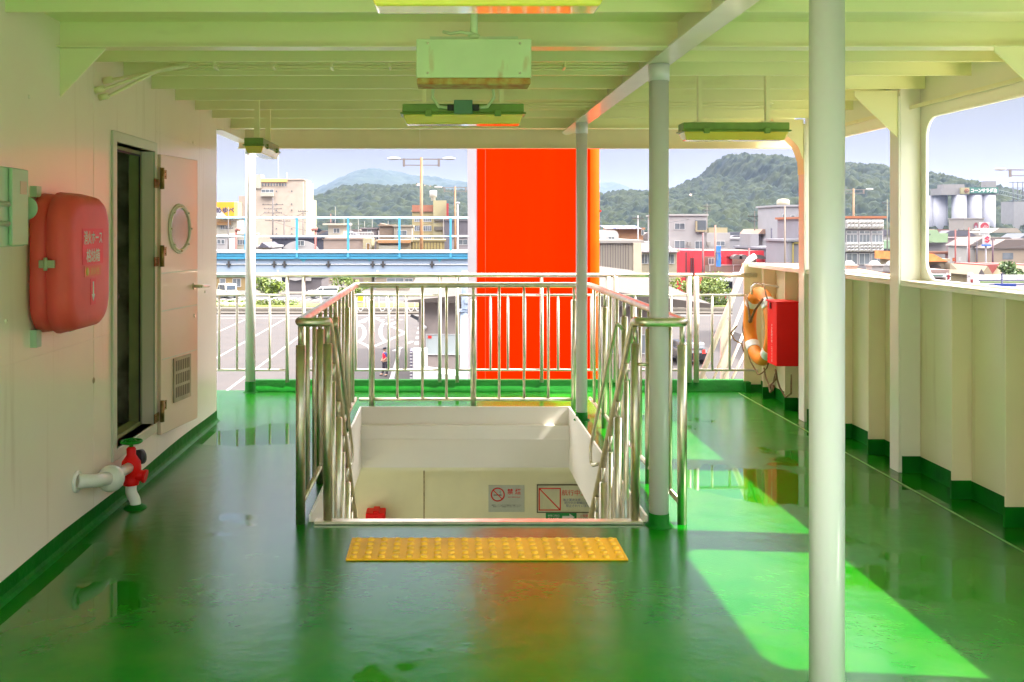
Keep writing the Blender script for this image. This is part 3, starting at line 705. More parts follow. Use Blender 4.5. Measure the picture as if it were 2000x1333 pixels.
# ================================================================== lamps under the ceiling
def lamp(cx, cy, zb, L, along, label, conn=True):
    t_ = thing("ceiling_lamp", label, "lamp", (cx, cy, zb), "fluorescent lamps hanging below the ceiling")
    def Q(a, b, z): return (cx+a, cy+b, z) if along == 'x' else (cx-b, cy+a, z)
    def bx(mb, a0, a1, b0, b1, z0, z1, tp=0.0):
        v = [Q(a0+tp,b0+tp,z0),Q(a1-tp,b0+tp,z0),Q(a1-tp,b1-tp,z0),Q(a0+tp,b1-tp,z0),Q(a0,b0,z1),Q(a1,b0,z1),Q(a1,b1,z1),Q(a0,b1,z1)]
        mb.add(v, [(0,3,2,1),(4,5,6,7),(0,1,5,4),(1,2,6,5),(2,3,7,6),(3,0,4,7)])
    h = L/2
    m = MB(); bx(m, -h+.012, h-.012, -.068, .068, zb+.062, zb+.108); bx(m, -h, h, -.078, .078, zb+.052, zb+.0615)
    build(m, "housing", M_fixt, t_, bevel=0.004)
    m = MB(); bx(m, -h+.014, h-.014, -.070, .070, zb, zb+.0515, 0.02); build(m, "diffuser", M_diff, t_, bevel=0.008)
    for a in (-h*.55, h*.55):
        m = MB(); bx(m, a-.018, a+.018, -.084, .084, zb+.04, zb+.075); build(m, "clamp", M_fixt, t_, bevel=0.003)
    for a in (-h*.62, h*.62):
        m = MB(); bx(m, a-.012, a+.012, -.02, .02, zb+.108, ZC-0.001); bx(m, a-.045, a+.045, -.05, .05, zb+.1085, zb+.118)
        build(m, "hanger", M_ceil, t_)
    if conn:
        m = MB(); bx(m, -.05, .05, -.10, -.06, zb+.05, zb+.125); build(m, "junction_box", mat("teal_junction", (0.10, 0.25, 0.14, 1), 0.4), t_, bevel=0.006)
        for a in (-.085, .051): m = MB(); bx(m, a, a+.034, -.09, -.07, zb+.07, zb+.1); build(m, "cable_gland", M_black, t_)
        m = MB()
        for sgn in (-1, 1): m.tube([Q(sgn*(.085+.0), -.08, zb+.085), Q(sgn*.13, -.08, zb+.09), Q(sgn*.165, -.08, zb+.14), Q(sgn*.16, -.075, zb+.20), Q(sgn*.10, -.07, zb+.25), Q(0.0, -.065, zb+.268)], 0.008, 6)
        build(m, "cable", M_exitbox, t_)
    return t_
lamp(PX(951,2.55), 2.55, 2.205, 0.68, 'x', "large lamp cut off by the top of the picture, nearest to the viewer", False)
lamp(PX(904,5.04), 5.04, 2.166, 0.68, 'x', "green and yellow tube lamp with looped cables behind the rusty hanging box")
lamp(PX(1432,5.77), 5.77, 2.15, 0.68, 'x', "green and yellow tube lamp on the right, between two white columns", False)
lamp(PX(513,6.9), 6.9, 2.14, 0.68, 'y', "small lamp seen end on beside the top of the thin far column", False)
# hanging box
hb = thing("hanging_sign_box", "pale green sheet metal box with a rusty lower edge hanging from the ceiling", "box", (PX(926,4.0), 4.0, 2.2))
x0, x1 = PX(813,4.0), PX(1038,4.0); z0, z1 = PZ(152,4.0), PZ(76,4.0)
build(MB().box(x0, x1, 4.0, 4.14, z0, z1), "casing", M_exitbox, hb, bevel=0.006)
m = MB().box(x0+.003, x1-.003, 4.0, 4.14, PZ(165,4.0), z0-.0005); build(m, "rusty_edge", M_rust, hb, bevel=0.004)
m = MB().cyl((PX(926,4.05), 4.07, z1), (PX(926,4.05), 4.07, ZC), 0.017, n=12); m.box(PX(840,4.1), PX(1010,4.1), 4.05, 4.1, z1+.001, z1+.02)
m.tube([(PX(926,4.05), 4.05, z1+.03), (PX(900,4.05), 4.05, z1+.04), (PX(880,4.05), 4.06, z1+.035), (PX(865,4.05), 4.07, z1+.045)], 0.007, 6)
m.sphere((PX(926,4.05), 4.07, z1+.02), 0.03, sq=(1,1,.6))
build(m, "hanger", M_exitbox, hb)
m = MB()
for a in (x0+.05, x1-.05):
    for z in (z0+.02, z1-.02): m.sphere((a, 3.999, z), 0.006, 8, 5)
build(m, "screw", M_steel, hb)

# ================================================================== things on the cabin wall
hb_ = thing("fire_hose_box", "red rounded fibreglass fire hose box with white lettering on the cabin wall", "fire hose box", (WX, 4.42, 1.05))
def rbox(x0, x1, y0, y1, z0, z1, r, tp=0.0, n=6):
    """rounded slab: profile in y-z extruded in x with a rounded front"""
    m = MB(); layers = [(x0, 0.0), (x1-0.05, tp), (x1-0.022, tp+0.008), (x1-0.006, tp+0.024), (x1, tp+0.055)]
    ring = []
    for (x, ins) in layers:
        a0, a1, b0, b1 = y0+ins, y1-ins, z0+ins, z1-ins; L_ = []
        rr = max(0.02, r-ins*0.6)
        for (cy, cz, ang) in ((a1-rr, b1-rr, 0), (a0+rr, b1-rr, 90), (a0+rr, b0+rr, 180), (a1-rr, b0+rr, 270)):
            for q in range(n+1): a = R(ang+q*90/n); L_.append((x, cy+math.cos(a)*rr, cz+math.sin(a)*rr))
        ring.append(L_)
    k_ = len(ring[0])
    for i in range(len(ring)-1):
        m.add(ring[i]+ring[i+1], [(j, (j+1) % k_, k_+(j+1) % k_, k_+j) for j in range(k_)], 0, True)
    m.add(ring[-1], [tuple(range(k_))], 0, True); m.add(ring[0], [tuple(range(k_))])
    return m
Y0b, Y1b, Z0b, Z1b = 4.165, 4.70, 1.115, 1.765
build(rbox(WX+0.02, WX+0.105, Y0b, Y1b, Z0b, Z1b, 0.15, 0.004), "back_shell", M_redbox, hb_)
build(rbox(WX+0.098, WX+0.20, Y0b-0.008, Y1b+0.008, Z0b-0.006, Z1b+0.006, 0.155, 0.012), "lid", M_redbox, hb_)
for zz in (1.44,):
    m = MB().box(WX+0.07, WX+0.14, Y0b-0.025, Y0b-0.006, zz-0.018, zz+0.018).cyl((WX+0.10, Y0b-0.02, zz-0.03), (WX+0.10, Y0b-0.02, zz+0.03), 0.009)
    build(m, "latch", mat("latch_metal", (0.45, 0.45, 0.3, 1), 0.4, metal=0.5), hb_, bevel=0.003)
for q in ((Y0b+0.05, Y0b+0.10, Z1b-0.02, Z1b+0.03), (Y0b+0.05, Y0b+0.10, Z0b-0.06, Z0b+0.02), (Y1b-0.10, Y1b-0.05, Z0b-0.03, Z1b-0.02)):
    build(MB().box(WX, WX+0.03, *q), "mount_strap", M_jbox, hb_)
xf = WX + 0.2015
m = MB().box(xf, xf+0.001, 4.31, 4.57, 1.43, 1.60); build(m, "red_label", mat("label_red", (0.95, 0.0, 0.0, 1), 0.4), hb_)
uy = (0,1,0)
text("消火ホース", (xf+0.0012, 4.44, 1.557), uy, uz, 1, M_tw, hb_, width=0.23, height=0.065, bold=0.015)
text("格納箱", (xf+0.0012, 4.44, 1.472), uy, uz, 1, M_tw, hb_, width=0.17, height=0.065, bold=0.015)
build(MB().box(xf, xf+0.001, 4.335, 4.545, 1.37, 1.422), "orange_label", mat("label_orange", (0.9, 0.10, 0.0, 1), 0.4), hb_)
build(MB().lathe((xf+0.0005, 4.37, 1.396), [(0.0, 0.001), (0.02, 0.001), (0.02, 0.0)], 16, axis='x'), "yellow_disc", mat("label_yellow", (0.8, 0.5, 0.02, 1), 0.4), hb_)
text("消火栓", (xf+0.0012, 4.46, 1.396), uy, uz, 1, mat("label_yellow", (0.8,0.5,0.02,1)), hb_, width=0.11)
build(MB().box(xf, xf+0.001, 4.41, 4.475, 1.235, 1.36), "arrow_label", mat("label_red", (0.95, 0.0, 0.0, 1), 0.4), hb_)
build(MB().prism([(4.435,1.345),(4.45,1.345),(4.45,1.285),(4.462,1.285),(4.4425,1.25),(4.423,1.285),(4.435,1.285)], 'x', xf+0.001, xf+0.002), "arrow", M_tw, hb_)

jb = thing("junction_box", "mint green electrical switch box at the left edge of the cabin wall", "box", (WX, 3.8, 1.5))
build(MB().box(WX+0.005, WX+0.095, 3.60, 3.955, 1.525, 1.855), "casing", M_jbox, jb, bevel=0.008)
build(MB().box(WX+0.096, WX+0.112, 3.80, 3.95, 1.53, 1.85), "cover", M_jbox, jb, bevel=0.006)
build(MB().box(WX+0.1125, WX+0.114, 3.87, 3.93, 1.745, 1.80), "nameplate", mat("nameplate_pink", (0.62, 0.45, 0.33, 1), 0.4), jb)
m = MB()
for z in (1.62, 1.70): m.cyl((WX+0.10, 3.4, z), (WX+0.10, 3.79, z), 0.012, n=10)
build(m, "conduit", M_jbox, jb)
m = MB().cyl((WX+0.06, 3.955, 1.69), (WX+0.06, 4.03, 1.69), 0.012, n=10); m.lathe((WX+0.06, 4.03, 1.69), [(0.012,-0.001),(0.05,0.0),(0.052,0.012),(0.03,0.02),(0.0,0.022)], 20, axis='y')
build(m, "knob", M_jbox, jb)
build(MB().sphere((WX+0.06, 3.0, 2.35), 0.001), "tag", M_jbox, jb) if False else None

# hydrant
HXp, HYp = -1.765, 5.28
hy = thing("deck_hydrant", "red hydrant valve with a green handwheel on a white pipe by the cabin wall", "hydrant", (HXp, HYp, 0))
M_pipe = mat("white_pipe_paint", (0.78, 0.76, 0.66, 1), 0.3, noise=0.04, coat=0.3)
VX_, VY_ = -1.795, 5.30
m = MB().tube(fillet([(HXp, HYp, 0.0), (HXp, HYp, 0.045), (HXp-0.03, HYp+.01, 0.085), (VX_, VY_, 0.14)], 0.03), 0.031, 16)
m.tube(fillet([(WX+0.005, 4.74, 0.30), (-1.82, 4.80, 0.285), (-1.79, 5.0, 0.25)], 0.05), 0.035, 16)
m.lathe((WX+0.002, 4.735, 0.30), [(0.055,0.0),(0.055,0.012),(0.036,0.014)], 20, axis='x')
m.sphere((-1.80, 4.99, 0.247), 0.072, 24, 14); m.cyl((-1.80, 4.99, 0.247), (VX_, VY_-.02, 0.235), 0.03, n=14)
build(m, "pipe", M_pipe, hy)
m = MB().lathe((VX_, VY_, 0), [(0.042,0.128),(0.045,0.14),(0.045,0.158),(0.040,0.165),(0.052,0.19),(0.056,0.225),(0.052,0.262),(0.036,0.285),(0.026,0.30),(0.027,0.335),(0.018,0.345),(0.0,0.348)], 24)
m.cyl((VX_, VY_, 0.19), (VX_+0.085, VY_, 0.175), 0.032, n=16); m.cyl((VX_+0.07, VY_, 0.178), (VX_+0.085, VY_, 0.175), 0.038, n=16)
build(m, "valve_body", M_red, hy)
m = MB().cyl((VX_+0.02, VY_+0.05, 0.272), (VX_+0.04, VY_+0.075, 0.272), 0.043, n=20); build(m, "outlet_cap", mat("dark_cap", (0.05,0.04,0.05,1), 0.4), hy)
m = MB().torus((VX_, VY_, 0.376), 0.056, 0.008, 'z', 28, 8)
for q in range(5): a = q*2*math.pi/5; m.cyl((VX_, VY_, 0.371), (VX_+math.cos(a)*.056, VY_+math.sin(a)*.056, 0.376), 0.006, n=6)
m.cyl((VX_, VY_, 0.33), (VX_, VY_, 0.384), 0.012, n=10)
build(m, "handwheel", mat("handwheel_green", (0.005, 0.28, 0.01, 1), 0.45, spec=.3), hy)
build(MB().lathe((HXp, HYp, 0), [(0.065,0.001),(0.06,0.008),(0.04,0.02),(0.033,0.024)], 24), "base_flange", M_green, hy)

# ================================================================== lifebuoy + red box on the bulwark
LB = Vector((2.925, 8.5, 0.70))
lb = thing("lifebuoy", "orange lifebuoy with pale bands and a knotted grab rope hanging on the bulwark", "lifebuoy", LB)
m = MB().torus(LB, 0.30, 0.062, 'x', 56, 16); m.v = [(LB.x + (p[0]-LB.x)*0.95, p[1], p[2]) for p in m.v]
build(m, "ring", M_buoy, lb)
for a in (45, 135, 225, 315):
    m = MB().torus(LB, 0.30, 0.0645, 'x', 6, 16, a0=R(a-8), a1=R(a+8)); build(m, "band", M_white, lb)
m = MB()
for q in range(4):
    a0 = R(45+q*90); pts = []
    for i in range(13):
        a = a0 + R(90)*i/12; rr = 0.372 + 0.05*math.sin(math.pi*i/12)
        pts.append((LB.x-0.02+0.01*math.sin(i), LB.y+math.cos(a)*rr, LB.z+math.sin(a)*rr - 0.02*math.sin(math.pi*i/12)))
    m.tube(pts, 0.0065, 6)
def squig(p, seed, n=26, sx=0.05, sy=0.11, sz=0.09):
    rr = random.Random(seed); ph = [rr.uniform(0, 6.28) for _ in range(6)]
    return [(p[0]+sx*math.sin(ph[0]+i*.5), p[1]+sy*math.sin(ph[1]+i*.42)*(.4+i/n), p[2]+sz*math.sin(ph[2]+i*.37)-0.0) for i in range(n)]
m.tube([(2.93, 8.42, 0.33), (2.93, 8.38, 0.25), (2.92, 8.25, 0.19), (2.90, 8.1, 0.25), (2.9, 8.05, 0.33), (2.92, 8.0, 0.22), (2.94, 7.92, 0.15), (2.95, 7.82, 0.20), (2.96, 7.84, 0.36)], 0.007, 6)
m.tube([(2.90, 8.12, 0.22), (2.88, 8.06, 0.19), (2.88, 8.12, 0.16), (2.90, 8.2, 0.20), (2.9, 8.12, 0.24), (2.9, 8.02, 0.30), (2.92, 8.1, 0.36)], 0.008, 6)
m.tube([(2.84, 8.92, 0.66), (2.80, 8.98, 0.58), (2.82, 8.92, 0.52), (2.85, 8.80, 0.50), (2.84, 8.72, 0.44)], 0.007, 6)
m.tube([(2.86, 8.72, 0.98), (2.83, 8.55, 0.86), (2.83, 8.5, 0.74), (2.84, 8.4, 0.86), (2.86, 8.25, 0.97)], 0.010, 6)
m.sphere((2.83, 8.5, 0.75), 0.022, 8, 6); m.sphere((2.90, 8.11, 0.21), 0.02, 8, 6)
build(m, "grab_rope", M_rope, lb)
build(MB().tube([(HX-.02, 8.55, 1.06), (2.9, 8.55, 1.09), (2.86, 8.55, 1.06), (2.86, 8.55, 0.99)], 0.010, 8), "hook", M_white, lb)
rb = thing("red_signal_box", "red metal box with white vertical lettering fixed to the bulwark before the lifebuoy", "box", (2.95, 8.0, 0.42))
bx0, bx1, by0, by1, bz0, bz1 = 2.868, 3.055, 7.93, 8.16, PZ(716,7.93), PZ(592,7.93)
build(MB().box(bx0, bx1, by0, by1, bz0, bz1), "casing", M_red, rb, bevel=0.003)
build(MB().box(bx0-0.012, bx1+0.002, by0-0.012, by1+0.01, bz1+0.0005, bz1+0.012), "lid", M_red, rb, bevel=0.002)
build(MB().box(bx0-0.012, bx0-0.001, by0+0.13, by0+0.155, bz1-0.06, bz1-0.01), "hasp", mat("dark_hasp", (0.2, 0.02, 0.02, 1), 0.5), rb)
text("自己点火灯・自己発煙信号", (bx0-0.0012, by0+0.115, bz0+0.19), (0,0,1), (0,1,0), 1, M_tw, rb, width=0.33, depth=0.0)

# ================================================================== beyond the deck: funnel, inclined rails
fun = thing("orange_funnel", "tall orange funnel casing with a pale left side standing beyond the far railing", "funnel", (PX(1050,12), 12.0, -3))
FY = 12.0; fx0, fx1 = PX(932,FY), PX(1170,FY)
m = MB(); r = 0.16; prof = [(fx0, FY+3.9), (fx0, FY), ]
for q in range(9): a = R(-90+q*90/8); prof.append((fx1-r+math.cos(a)*r, FY+r+math.sin(a)*r))
prof += [(fx1, FY+3.9)]
m.prism(prof, 'z', -4.0, 4.6)
# smooth front corner
build(m, "casing", M_orange, fun)
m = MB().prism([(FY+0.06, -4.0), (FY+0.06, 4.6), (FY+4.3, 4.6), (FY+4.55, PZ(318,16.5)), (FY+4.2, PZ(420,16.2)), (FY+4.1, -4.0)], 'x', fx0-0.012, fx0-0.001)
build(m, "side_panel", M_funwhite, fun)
build(MB().cyl((fx1-.055, FY+.015, -4), (fx1-.055, FY+.015, 4.6), .062, n=20), "sunlit_corner_strip", mat("sunlit_corner_orange", (0.85, 0.06, 0.0, 1), .7, spec=.05), fun)  # added lighter strip: the casing's sunlit corner put into colour
m = MB().box(PX(948,FY)-.004, PX(948,FY)+.004, FY-0.004, FY-0.0005, -4, 4.6); build(m, "seam", mat("seam_orange", (0.55, 0.04, 0.005, 1), 0.4), fun)
m = MB().box(fx1-0.16, fx1+0.03, FY+0.02, FY+3.8, PZ(414,FY), PZ(411,FY)); build(m, "ledge", M_orange, fun)

ir = thing("sloping_gangway_rails", "white sloping gangway rails and stanchions outside the far right corner of the railing", "railing", (PX(1400,9.7), 9.7, -0.5))
Yi = 9.75
def Pt(px, py, Y=Yi): return (PX(px,Y), Y, PZ(py,Y))
m = MB().tube([Pt(1360,760), Pt(1450,532), Pt(1457,517), Pt(1463,508), Pt(1475,500)], 0.03, 12); build(m, "stringer", M_rail_w, ir)
for a, b in (((1386,760),(1462,570)), ((1406,760),(1466,620)), ((1420,760),(1470,660))):
    build(MB().cyl(Pt(*a), Pt(*b), 0.014, n=10), "bar", M_rail_w, ir)
build(MB().box(PX(1410,Yi), PX(1425,Yi), Yi+.02, Yi+.06, -0.6, PZ(630,Yi)).prism([(PX(1410,Yi), PZ(630,Yi)), (PX(1425,Yi), PZ(630,Yi)), (PX(1421,Yi), PZ(624,Yi)), (PX(1414,Yi), PZ(624,Yi))], 'y', Yi+.02, Yi+.06), "stanchion", M_rail_w, ir)
build(MB().prism([(PX(1368,Yi), -0.6), (PX(1368,Yi), PZ(728,Yi)), (PX(1374,Yi), PZ(722,Yi)), (PX(1386,Yi), PZ(742,Yi)), (PX(1386,Yi), -0.6)], 'y', Yi+.08, Yi+.1), "fin", M_rail_w, ir)
#@@OUTSIDE@@
# ================================================================== OUTSIDE: quay, road, town, hills
def ground_mat(name, c1, c2, rough=0.85, scale=0.4, bscale=30):
    m = bpy.data.materials.new(name); m.use_nodes = True; nt = m.node_tree; L = nt.links.new; b = nt.nodes["Principled BSDF"]
    t = nt.nodes.new("ShaderNodeTexCoord"); a = nt.nodes.new("ShaderNodeTexNoise"); a.inputs["Scale"].default_value = scale; a.inputs["Detail"].default_value = 10; a.inputs["Roughness"].default_value = 0.65
    L(t.outputs["Object"], a.inputs["Vector"]); mr = nt.nodes.new("ShaderNodeMapRange"); mr.inputs[1].default_value = .35; mr.inputs[2].default_value = .68; L(a.outputs[0], mr.inputs[0])
    mx_ = nt.nodes.new("ShaderNodeMixRGB"); mx_.inputs[1].default_value = c1; mx_.inputs[2].default_value = c2; L(mr.outputs[0], mx_.inputs[0]); L(mx_.outputs[0], b.inputs["Base Color"])
    b.inputs["Roughness"].default_value = rough
    return m
M_lot = ground_mat("parking_asphalt", (0.034, 0.026, 0.0235, 1), (0.024, 0.0195, 0.0185, 1))
M_road = ground_mat("road_asphalt", (0.032, 0.03, 0.031, 1), (0.024, 0.023, 0.025, 1))
M_pave = ground_mat("pavement_concrete", (0.062, 0.049, 0.034, 1), (0.045, 0.037, 0.027, 1), scale=1.2)
M_town = ground_mat("town_ground", (0.07, 0.063, 0.055, 1), (0.05, 0.045, 0.04, 1), scale=0.05)
M_grass = ground_mat("verge_grass", (0.13, 0.14, 0.012, 1), (0.05, 0.08, 0.01, 1), scale=1.5)
M_line = mat("road_line_paint", (0.24, 0.225, 0.21, 1), 0.6, noise=0.12, scale=2)
M_glass = mat("window_glass", (0.16, 0.18, 0.20, 1), 0.12, noise=0.3, scale=0.5, spec=0.8)
M_fr = mat("window_frame_metal", (0.45, 0.45, 0.45, 1), 0.5)

struct(MB().add([(-6000, 96.0, G), (6000, 96.0, G), (6000, 12000, G), (-6000, 12000, G)], [(0,1,2,3)]), "ground", M_town, loc=(0,96,G), clean=False)
struct(MB().add([(-400, 22, G), (400, 22, G), (400, 96.0, G), (-400, 96.0, G)], [(0,1,2,3)]), "parking_lot", M_lot, loc=(0,22,G), clean=False)
struct(MB().box(-400, 400, 21.4, 21.99, -10.5, G+0.15), "quay_edge", M_pave)
struct(MB().add([(-3000, -3000, -9.6), (3000, -3000, -9.6), (3000, 21.5, -9.6), (-3000, 21.5, -9.6)], [(0,1,2,3)]), "water", mat("harbour_water", (0.02, 0.06, 0.06, 1), 0.12, bump=0.5, bscale=1.2), loc=(0,0,-9.6), clean=False)
hull = MB().box(HX-0.02, HX-0.002, YB, YE, -9.9, -0.32).box(-4.5, 3.1, YE+0.06, YE+0.08, -9.9, -0.32)
struct(hull, "ship_hull", M_bul)
# road, kerbs, verges
struct(MB().add([(-400, 112, G+.004), (400, 112, G+.004), (400, 124, G+.004), (-400, 124, G+.004)], [(0,1,2,3)]), "road", M_road, clean=False)
st = MB()
for y0, y1, z in ((96.0, 97.2, .14), (99.0, 99.4, .14), (101.2, 103.5, .12), (107.8, 111.9, .13), (124.1, 128, .14)): st.box(-300, 300, y0, y1, G-0.2, G+z)
struct(st, "pavement", M_pave)
gv = MB()
for y0, y1 in ((103.6, 107.7),):
    for a in range(-60, 60, 12): gv.box(a*2, a*2+22, y0, y1, G-.1, G+0.16)
tag(build(gv, "grass_verge", M_grass), kind="structure")
ln = MB()
def line(x0, y0, x1, y1, w_=0.16):
    a = Vector((x0,y0,0)); b = Vector((x1,y1,0)); n_ = (b-a).normalized(); n_ = Vector((-n_.y, n_.x, 0))*w_/2
    ln.add([(p.x, p.y, G+0.006) for p in (a-n_, b-n_, b+n_, a+n_)], [(0,1,2,3)])
for x in (-26.5, -23, -19.4, -15.6, -11.9): line(x, 44, x, 91.5)
line(-60, 91.6, -10, 91.6, .2); line(-60, 94.5, 40, 94.5, .25)
# dashed lane edges and painted turn arrows
for k_ in range(9): y = 60+k_*3.6; line(-1.9-0.02*k_, y, -1.9-0.02*(k_+1), y+1.7, .5)
for k_ in range(8): y = 62+k_*3.6; line(-9.2+.22*k_, y, -9.0+.22*k_, y+1.9, .3)
def poly2(pts, w_): 
    for a, b in zip(pts, pts[1:]): line(*a, *b, w_)
def gp(px, py): Y = (H-G)*F/(py-VY); return (PX(px,Y), Y)
poly2([gp(694,632), gp(724,620)], .35); poly2([gp(730,620), gp(791,651), gp(731,677)], .3); poly2([gp(701,668), gp(722,678), gp(726,688)], .3)
def garc(cx, cy, rx, ry, a0, a1): poly2([gp(cx+rx*math.cos(R(a)), cy+ry*math.sin(R(a))) for a in range(a0, a1+1, 10)], .3)
garc(755, 648, 12, 18, 90, 270); garc(698, 650, 14, 17, -80, 80)
for k_ in range(6): p = gp(735+k_*9, 621+ (k_ % 2)*4); q = gp(742+k_*9, 621+(k_ % 2)*4); line(*p, *q, .4)
poly2([gp(766,634), gp(770,630), gp(778,629)], .4); poly2([gp(796,671), gp(806,667)], .3)
poly2([gp(769,686), gp(784,679)], .3)
for k_ in range(16): x = -34+k_*1.2; line(x, 113, x+.4, 119, .5)
line(-200, 118, 200, 118, .15); line(-200, 112.4, 200, 112.4, .2); line(-200, 123.6, 200, 123.6, .2)
for k_ in range(12): x = 38+k_*3.0; line(x, 60, x, 66, .15)
struct(ln, "road_markings", M_line, clean=False)

# ---- foliage
M_bark = mat("tree_bark", (0.10, 0.07, 0.045, 1), 0.85, noise=0.3, scale=8)
def leafm(name, a, b):
    return mat(name, a, 0.55, noise=0.4, scale=1.3, col2=b, thr=(0.35, 0.65))
M_leafy = leafm("yellow_green_leaves", (0.13, 0.17, 0.006, 1), (0.05, 0.09, 0.005, 1))
M_leafd = leafm("dark_green_leaves", (0.08, 0.13, 0.02, 1), (0.035, 0.07, 0.015, 1))
def leaf_cloud(mb, blobs, n, size, seed):
    rr = random.Random(seed); tot = sum(b[1]**2 for b in blobs)
    for (c, r, sq) in blobs:
        k = int(n*r*r/tot)
        for _ in range(k):
            u = Vector((rr.gauss(0,1), rr.gauss(0,1), rr.gauss(0,1))).normalized()*(r*rr.uniform(.55, 1.08))
            p = Vector(c) + Vector((u.x, u.y, u.z*sq)); s_ = size*rr.uniform(.6, 1.4)
            q = Quaternion((rr.gauss(0,1), rr.gauss(0,1), rr.gauss(0,1), rr.gauss(0,1))).normalized()
            a = q @ Vector((s_,0,0)); b = q @ Vector((0,s_*.7,0))
            mb.add([p-a, p-b*.8, p+a, p+b*.8], [(0,1,2,3)])
def tree(x, y, h, cr, label, m, seed, n=1500, trunk_h=None, name="tree", leaf=0.16):
    t_ = thing(name, label, "tree", (x, y, G), "trees along the quay road")
    rr = random.Random(seed); th = trunk_h or h*0.4
    mb = MB(); mb.tube([(x,y,G), (x+.05*h*rr.uniform(-1,1),y,G+th*.6), (x+.04*h*rr.uniform(-1,1),y,G+th)], [h*.028, h*.022, h*.018], 8)
    blobs = []
    for i in range(13):
        a = rr.uniform(0, 6.28); d_ = cr*rr.uniform(.15, .8); zz = G+th+(h-th)*rr.uniform(.08, .85)
        d_ *= 1.0 - 0.5*max(0, (zz-G-th)/(h-th)-.5)
        c = (x+math.cos(a)*d_, y+math.sin(a)*d_, zz); blobs.append((c, cr*rr.uniform(.22, .42), .75))
        mb.tube([(x,y,G+th*rr.uniform(.75,1)), ((x+c[0])/2, (y+c[1])/2, (G+th+c[2])/2-.05*h), c], [h*.012, h*.009, h*.004], 5)
    build(mb, "trunk", M_bark, t_)
    cm = MB(); leaf_cloud(cm, blobs, n, leaf, seed+5)
    cr_ = build(cm, "crown", m, t_, clean=False)
    return t_
tree(PX(528,108), 108, 3.3, 2.0, "yellow green young tree on the verge behind the thin far column", M_leafy, 3, 1500, 0.9)
tree(PX(685,110), 110, 3.4, 2.6, "yellow green tree behind the left corner of the stair railing", M_leafy, 4, 1500, 0.9)
tree(PX(1372,106), 106, 3.5, 3.3, "bright green tree with some orange leaves in front of the red restaurant", M_leafy, 5, 2400, 0.8)
tree(PX(1258,112), 112, 3.3, 1.8, "small yellow flecked tree left of the near column beside the grey building", M_leafy, 6, 1300, 0.9)
tree(PX(1978,80), 80, 6.3, 2.0, "dark green round tree at the right edge beyond the bulwark", M_leafd, 8, 2600, 2.6, leaf=0.13)
hg = MB()
for a, b, y in ((420,500,105), (500,585,105.5), (1300,1345,106), (1345,1395,105), (1395,1460,105.5)):
    for k_ in range(10):
        x = PX(a+(b-a)*k_/10, y); leaf_cloud(hg, [((x, y, G+.45), .45, .8)], 60, .12, k_+int(a))
tag(build(hg, "hedge_shrubs", M_leafy, clean=False), kind="stuff")
rk = MB()
for k_ in range(9): rk.sphere((PX(425+k_*7.5,104), 104+.3*(k_ % 2), G+.25), .42+.1*(k_ % 3), 8, 6, sq=(1,.7,.7))
tag(build(rk, "pale_shrubs", mat("pale_shrub", (0.45, 0.48, 0.22, 1), .8, noise=.4, scale=6, bump=.8, bscale=9)), "row of pale clipped shrubs on the verge at the left", "shrubs")

# ---- generic building
def win(parent, x0, x1, y0, y1, Y, panes=2, m=None, frame=True):
    X0, X1, Z1_, Z0_ = PX(x0,Y), PX(x1,Y), PZ(y0,Y), PZ(y1,Y); f = max(0.04, Y*.0004)
    mb = MB()
    mb.box(X0-f, X1+f, Y-.08, Y-.001, Z1_, Z1_+f); mb.box(X0-f, X1+f, Y-.10, Y-.001, Z0_-f, Z0_); mb.box(X0-f, X0, Y-.08, Y-.001, Z0_, Z1_); mb.box(X1, X1+f, Y-.08, Y-.001, Z0_, Z1_)
    for i in range(1, panes): xx = X0+(X1-X0)*i/panes; mb.box(xx-f*.4, xx+f*.4, Y-.07, Y-.02, Z0_, Z1_)
    w_ = build(mb, "window", M_fr, parent)
    build(MB().box(X0, X1, Y-.03, Y-.002, Z0_, Z1_), "pane", m or M_glass, w_)
    return w_
def bld(name, label, cat, x0, x1, ytop, Y, depth, m, zbase=G, side=None, roof=None, over=0.0, group="buildings of the harbour town"):
    X0, X1, Zt = PX(x0,Y), PX(x1,Y), PZ(ytop,Y)
    t_ = thing(name, label, cat, ((X0+X1)/2, Y+depth/2, zbase), group)
    build(MB().box(X0, X1, Y, Y+depth, zbase, Zt), "wall", m, t_)
    e = 0.25
    build(MB().box(X0-e-over, X1+e+over, Y-e-over, Y+depth+e, Zt+.001, Zt+.28), "parapet", roof or m, t_)
    return t_
def P_(r, g, b, k=.29): return paint(r, g, b, k, .7, noise=.05, scale=.5)
beige = P_(250,222,190); cream = P_(252,240,205); whitish = P_(245,240,238); greyw = P_(200,198,205); dgrey = P_(140,132,132, .7)
# tall beige office tower
beige = P_(250,228,205,.37); cream = P_(252,244,222,.33)
T = bld("office_tower", "tall beige office building with an orange rooftop sign band behind the thin column", "building", 484, 592, 352, 230, 12, beige)
build(MB().box(PX(585,230), PX(599,232), 231, 244, G, PZ(354,230)), "side_wing", cream, T)
build(MB().box(PX(579,245), PX(601,245), 246, 262, G, PZ(388,245)), "annex", P_(240,240,200), T)
build(MB().box(PX(466,232), PX(484,232), 232, 242, G, PZ(383,232)), "low_wing", beige, T)
build(MB().box(PX(497,229), PX(509,229), 229.5, 234, PZ(368,229), PZ(341,229)), "stair_head", cream, T)
sb = build(MB().box(PX(510,229.8), PX(561,229.8), 229.6, 229.95, PZ(356,229.8), PZ(350,229.8)), "sign_band", mat("orange_sign_band", (0.75, 0.38, 0.12, 1), .6), T)
for i in range(9): build(MB().box(PX(512+i*5.6,229.8), PX(514.2+i*5.6,229.8), 229.7, 229.98, PZ(364,229.8), PZ(358.5,229.8)), "slot_window", M_glass, T)
